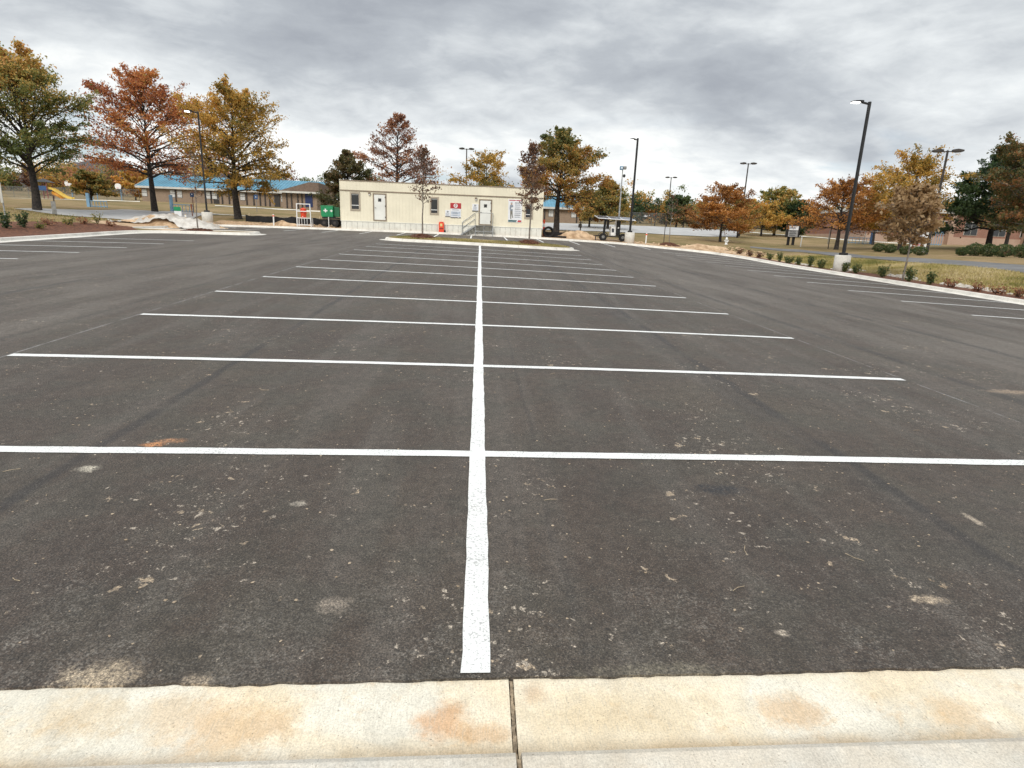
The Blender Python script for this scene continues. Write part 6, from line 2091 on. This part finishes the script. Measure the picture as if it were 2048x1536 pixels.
post_sign('rusty short post right of the grey blue rack', *(-26.13, 56.00), 1.1, [(-0.06, 0.06, 0.7, 1.1, mat('rust', (0.22, 0.07, 0.04), 0.8))], MATS['rust'] if 'rust' in MATS else M_BRONZE)
post_sign('galvanised fence post with a pale wrap near the left edge', *(-28.03, 37.00), 2.35, [(-0.07, 0.07, 1.2, 2.3, M_FASCIA)], M_GALV)
post_sign('dark post with grey panels behind it on the left lawn', *(-31.25, 46.00), 1.35, [(-0.2, 0.12, 0.1, 1.0, M_GREYSTEEL)], M_BRONZE)
post_sign('thin dark pole on the lawn left of the tall near lamp post', *(33.92, 56.00), 2.2, [(-0.05, 0.05, 2.0, 2.2, M_BRONZE)], M_BRONZE)


# ---- playground
def hoop(label, px, h, yaw):
    x, y = px
    z = ter(x, y)
    o = empty('basketball_hoop', (x, y, z))
    tag(o, label, 'hoop', 'basketball hoops of the playground')
    part(MB().tube([(x, y, z - 0.1), (x, y, z + h * 0.8), (x, y - 0.7, z + h)], 0.07, 8), 'pole', M_LTBLUE, o)
    c, s = math.cos(yaw), math.sin(yaw)
    # fan shaped backboard
    pts = [(0.6 * math.cos(a), 0.45 + 0.55 * math.sin(a)) for a in np.linspace(0, math.pi, 12)] + [(-0.45, 0.0), (0.45, 0.0)]
    n = len(pts)
    vv = [(x + c * a, y - 0.75 + s * a, z + h - 0.35 + b) for a, b in pts] + [(x + c * a, y - 0.68 + s * a, z + h - 0.35 + b) for a, b in pts]
    part(MB().add(vv, [tuple(range(n)), tuple(range(2 * n - 1, n - 1, -1))] + [(i, i + n, (i + 1) % n + n, (i + 1) % n) for i in range(n)]), 'backboard', M_WHITE, o)
    ring = [(x + 0.23 * math.cos(a), y - 1.0 + 0.23 * math.sin(a), z + h - 0.2) for a in np.linspace(0, 2 * math.pi, 17)]
    part(MB().tube(ring, 0.02, 5, False), 'rim', M_ORANGE, o)
    return o


hoop('white fan shaped basketball board right of the yellow slide', (-76.64, 118.00), 2.7, 0.1)
hoop('white basketball board turned sideways, middle of the playground hoops', (-71.70, 116.00), 2.3, 1.0)
hoop('white fan shaped basketball board just right of the sideways one', (-72.12, 118.00), 2.6, 0.0)
hoop('white basketball board nearest the blue roofed school', (-68.89, 120.00), 2.4, 0.0)
x, y = (-75.65, 112.00)
z = ter(x, y)
o = empty('playground_slide', (x, y, z))
tag(o, 'playground set with a bright yellow slide and dark roof, behind the tallest oak', 'slide')
M_YEL = mat('yellow plastic', (0.62, 0.43, 0.09), 0.5, 0.08, 2.0)
sl = [(x - 0.9, y, z + 1.75), (x - 0.2, y - 0.1, z + 1.68), (x + 0.8, y - 0.2, z + 1.1), (x + 1.8, y - 0.3, z + 0.5), (x + 2.6, y - 0.35, z + 0.2), (x + 3.2, y - 0.35, z + 0.15)]
mb = MB()
for p0, p1 in zip(sl[:-1], sl[1:]):
    mb.bar(p0, p1, 0.7, 0.1)
    for d in (-0.36, 0.36):
        mb.bar((p0[0], p0[1] + d, p0[2] + 0.14), (p1[0], p1[1] + d, p1[2] + 0.14), 0.08, 0.36)
part(mb, 'slide_chute', M_YEL, o)
part(MB().tube([(x - 0.6, y + 0.3, z + 1.2), (x + 0.3, y + 0.4, z + 0.75), (x + 1.1, y + 0.4, z + 0.3)], 0.35, 12), 'tube_slide', mat('orange yellow plastic', (0.72, 0.33, 0.05), 0.45), o, True)
part(MB().box(x - 2.6, x - 0.8, y - 0.7, y + 0.9, z + 1.45, z + 1.6), 'deck', M_DKBLUE, o)
for dx in (-2.55, -0.85):
    for dy in (-0.65, 0.85):
        part(MB().tube([(x + dx, y + dy, z - 0.1), (x + dx, y + dy, z + 2.9)], 0.07, 8), 'post', mat('maroon post', (0.25, 0.08, 0.08), 0.5), o)
part(MB().add([(x - 3.0, y - 1.0, z + 2.85), (x - 0.4, y - 1.0, z + 2.85), (x - 0.4, y + 1.2, z + 2.85), (x - 3.0, y + 1.2, z + 2.85), (x - 1.7, y + 0.1, z + 3.5)],
              [(3, 2, 1, 0), (0, 1, 4), (1, 2, 4), (2, 3, 4), (3, 0, 4)]), 'roof', M_BLACK, o)
part(MB().box(x - 2.5, x - 0.9, y - 0.72, y - 0.66, z + 1.6, z + 2.2), 'rail_panel', M_DKBLUE, o)
part(MB().box(x + 2.3, x + 2.4, y - 0.4, y - 0.3, z - 0.1, z + 0.3), 'slide_leg', M_LTBLUE, o)
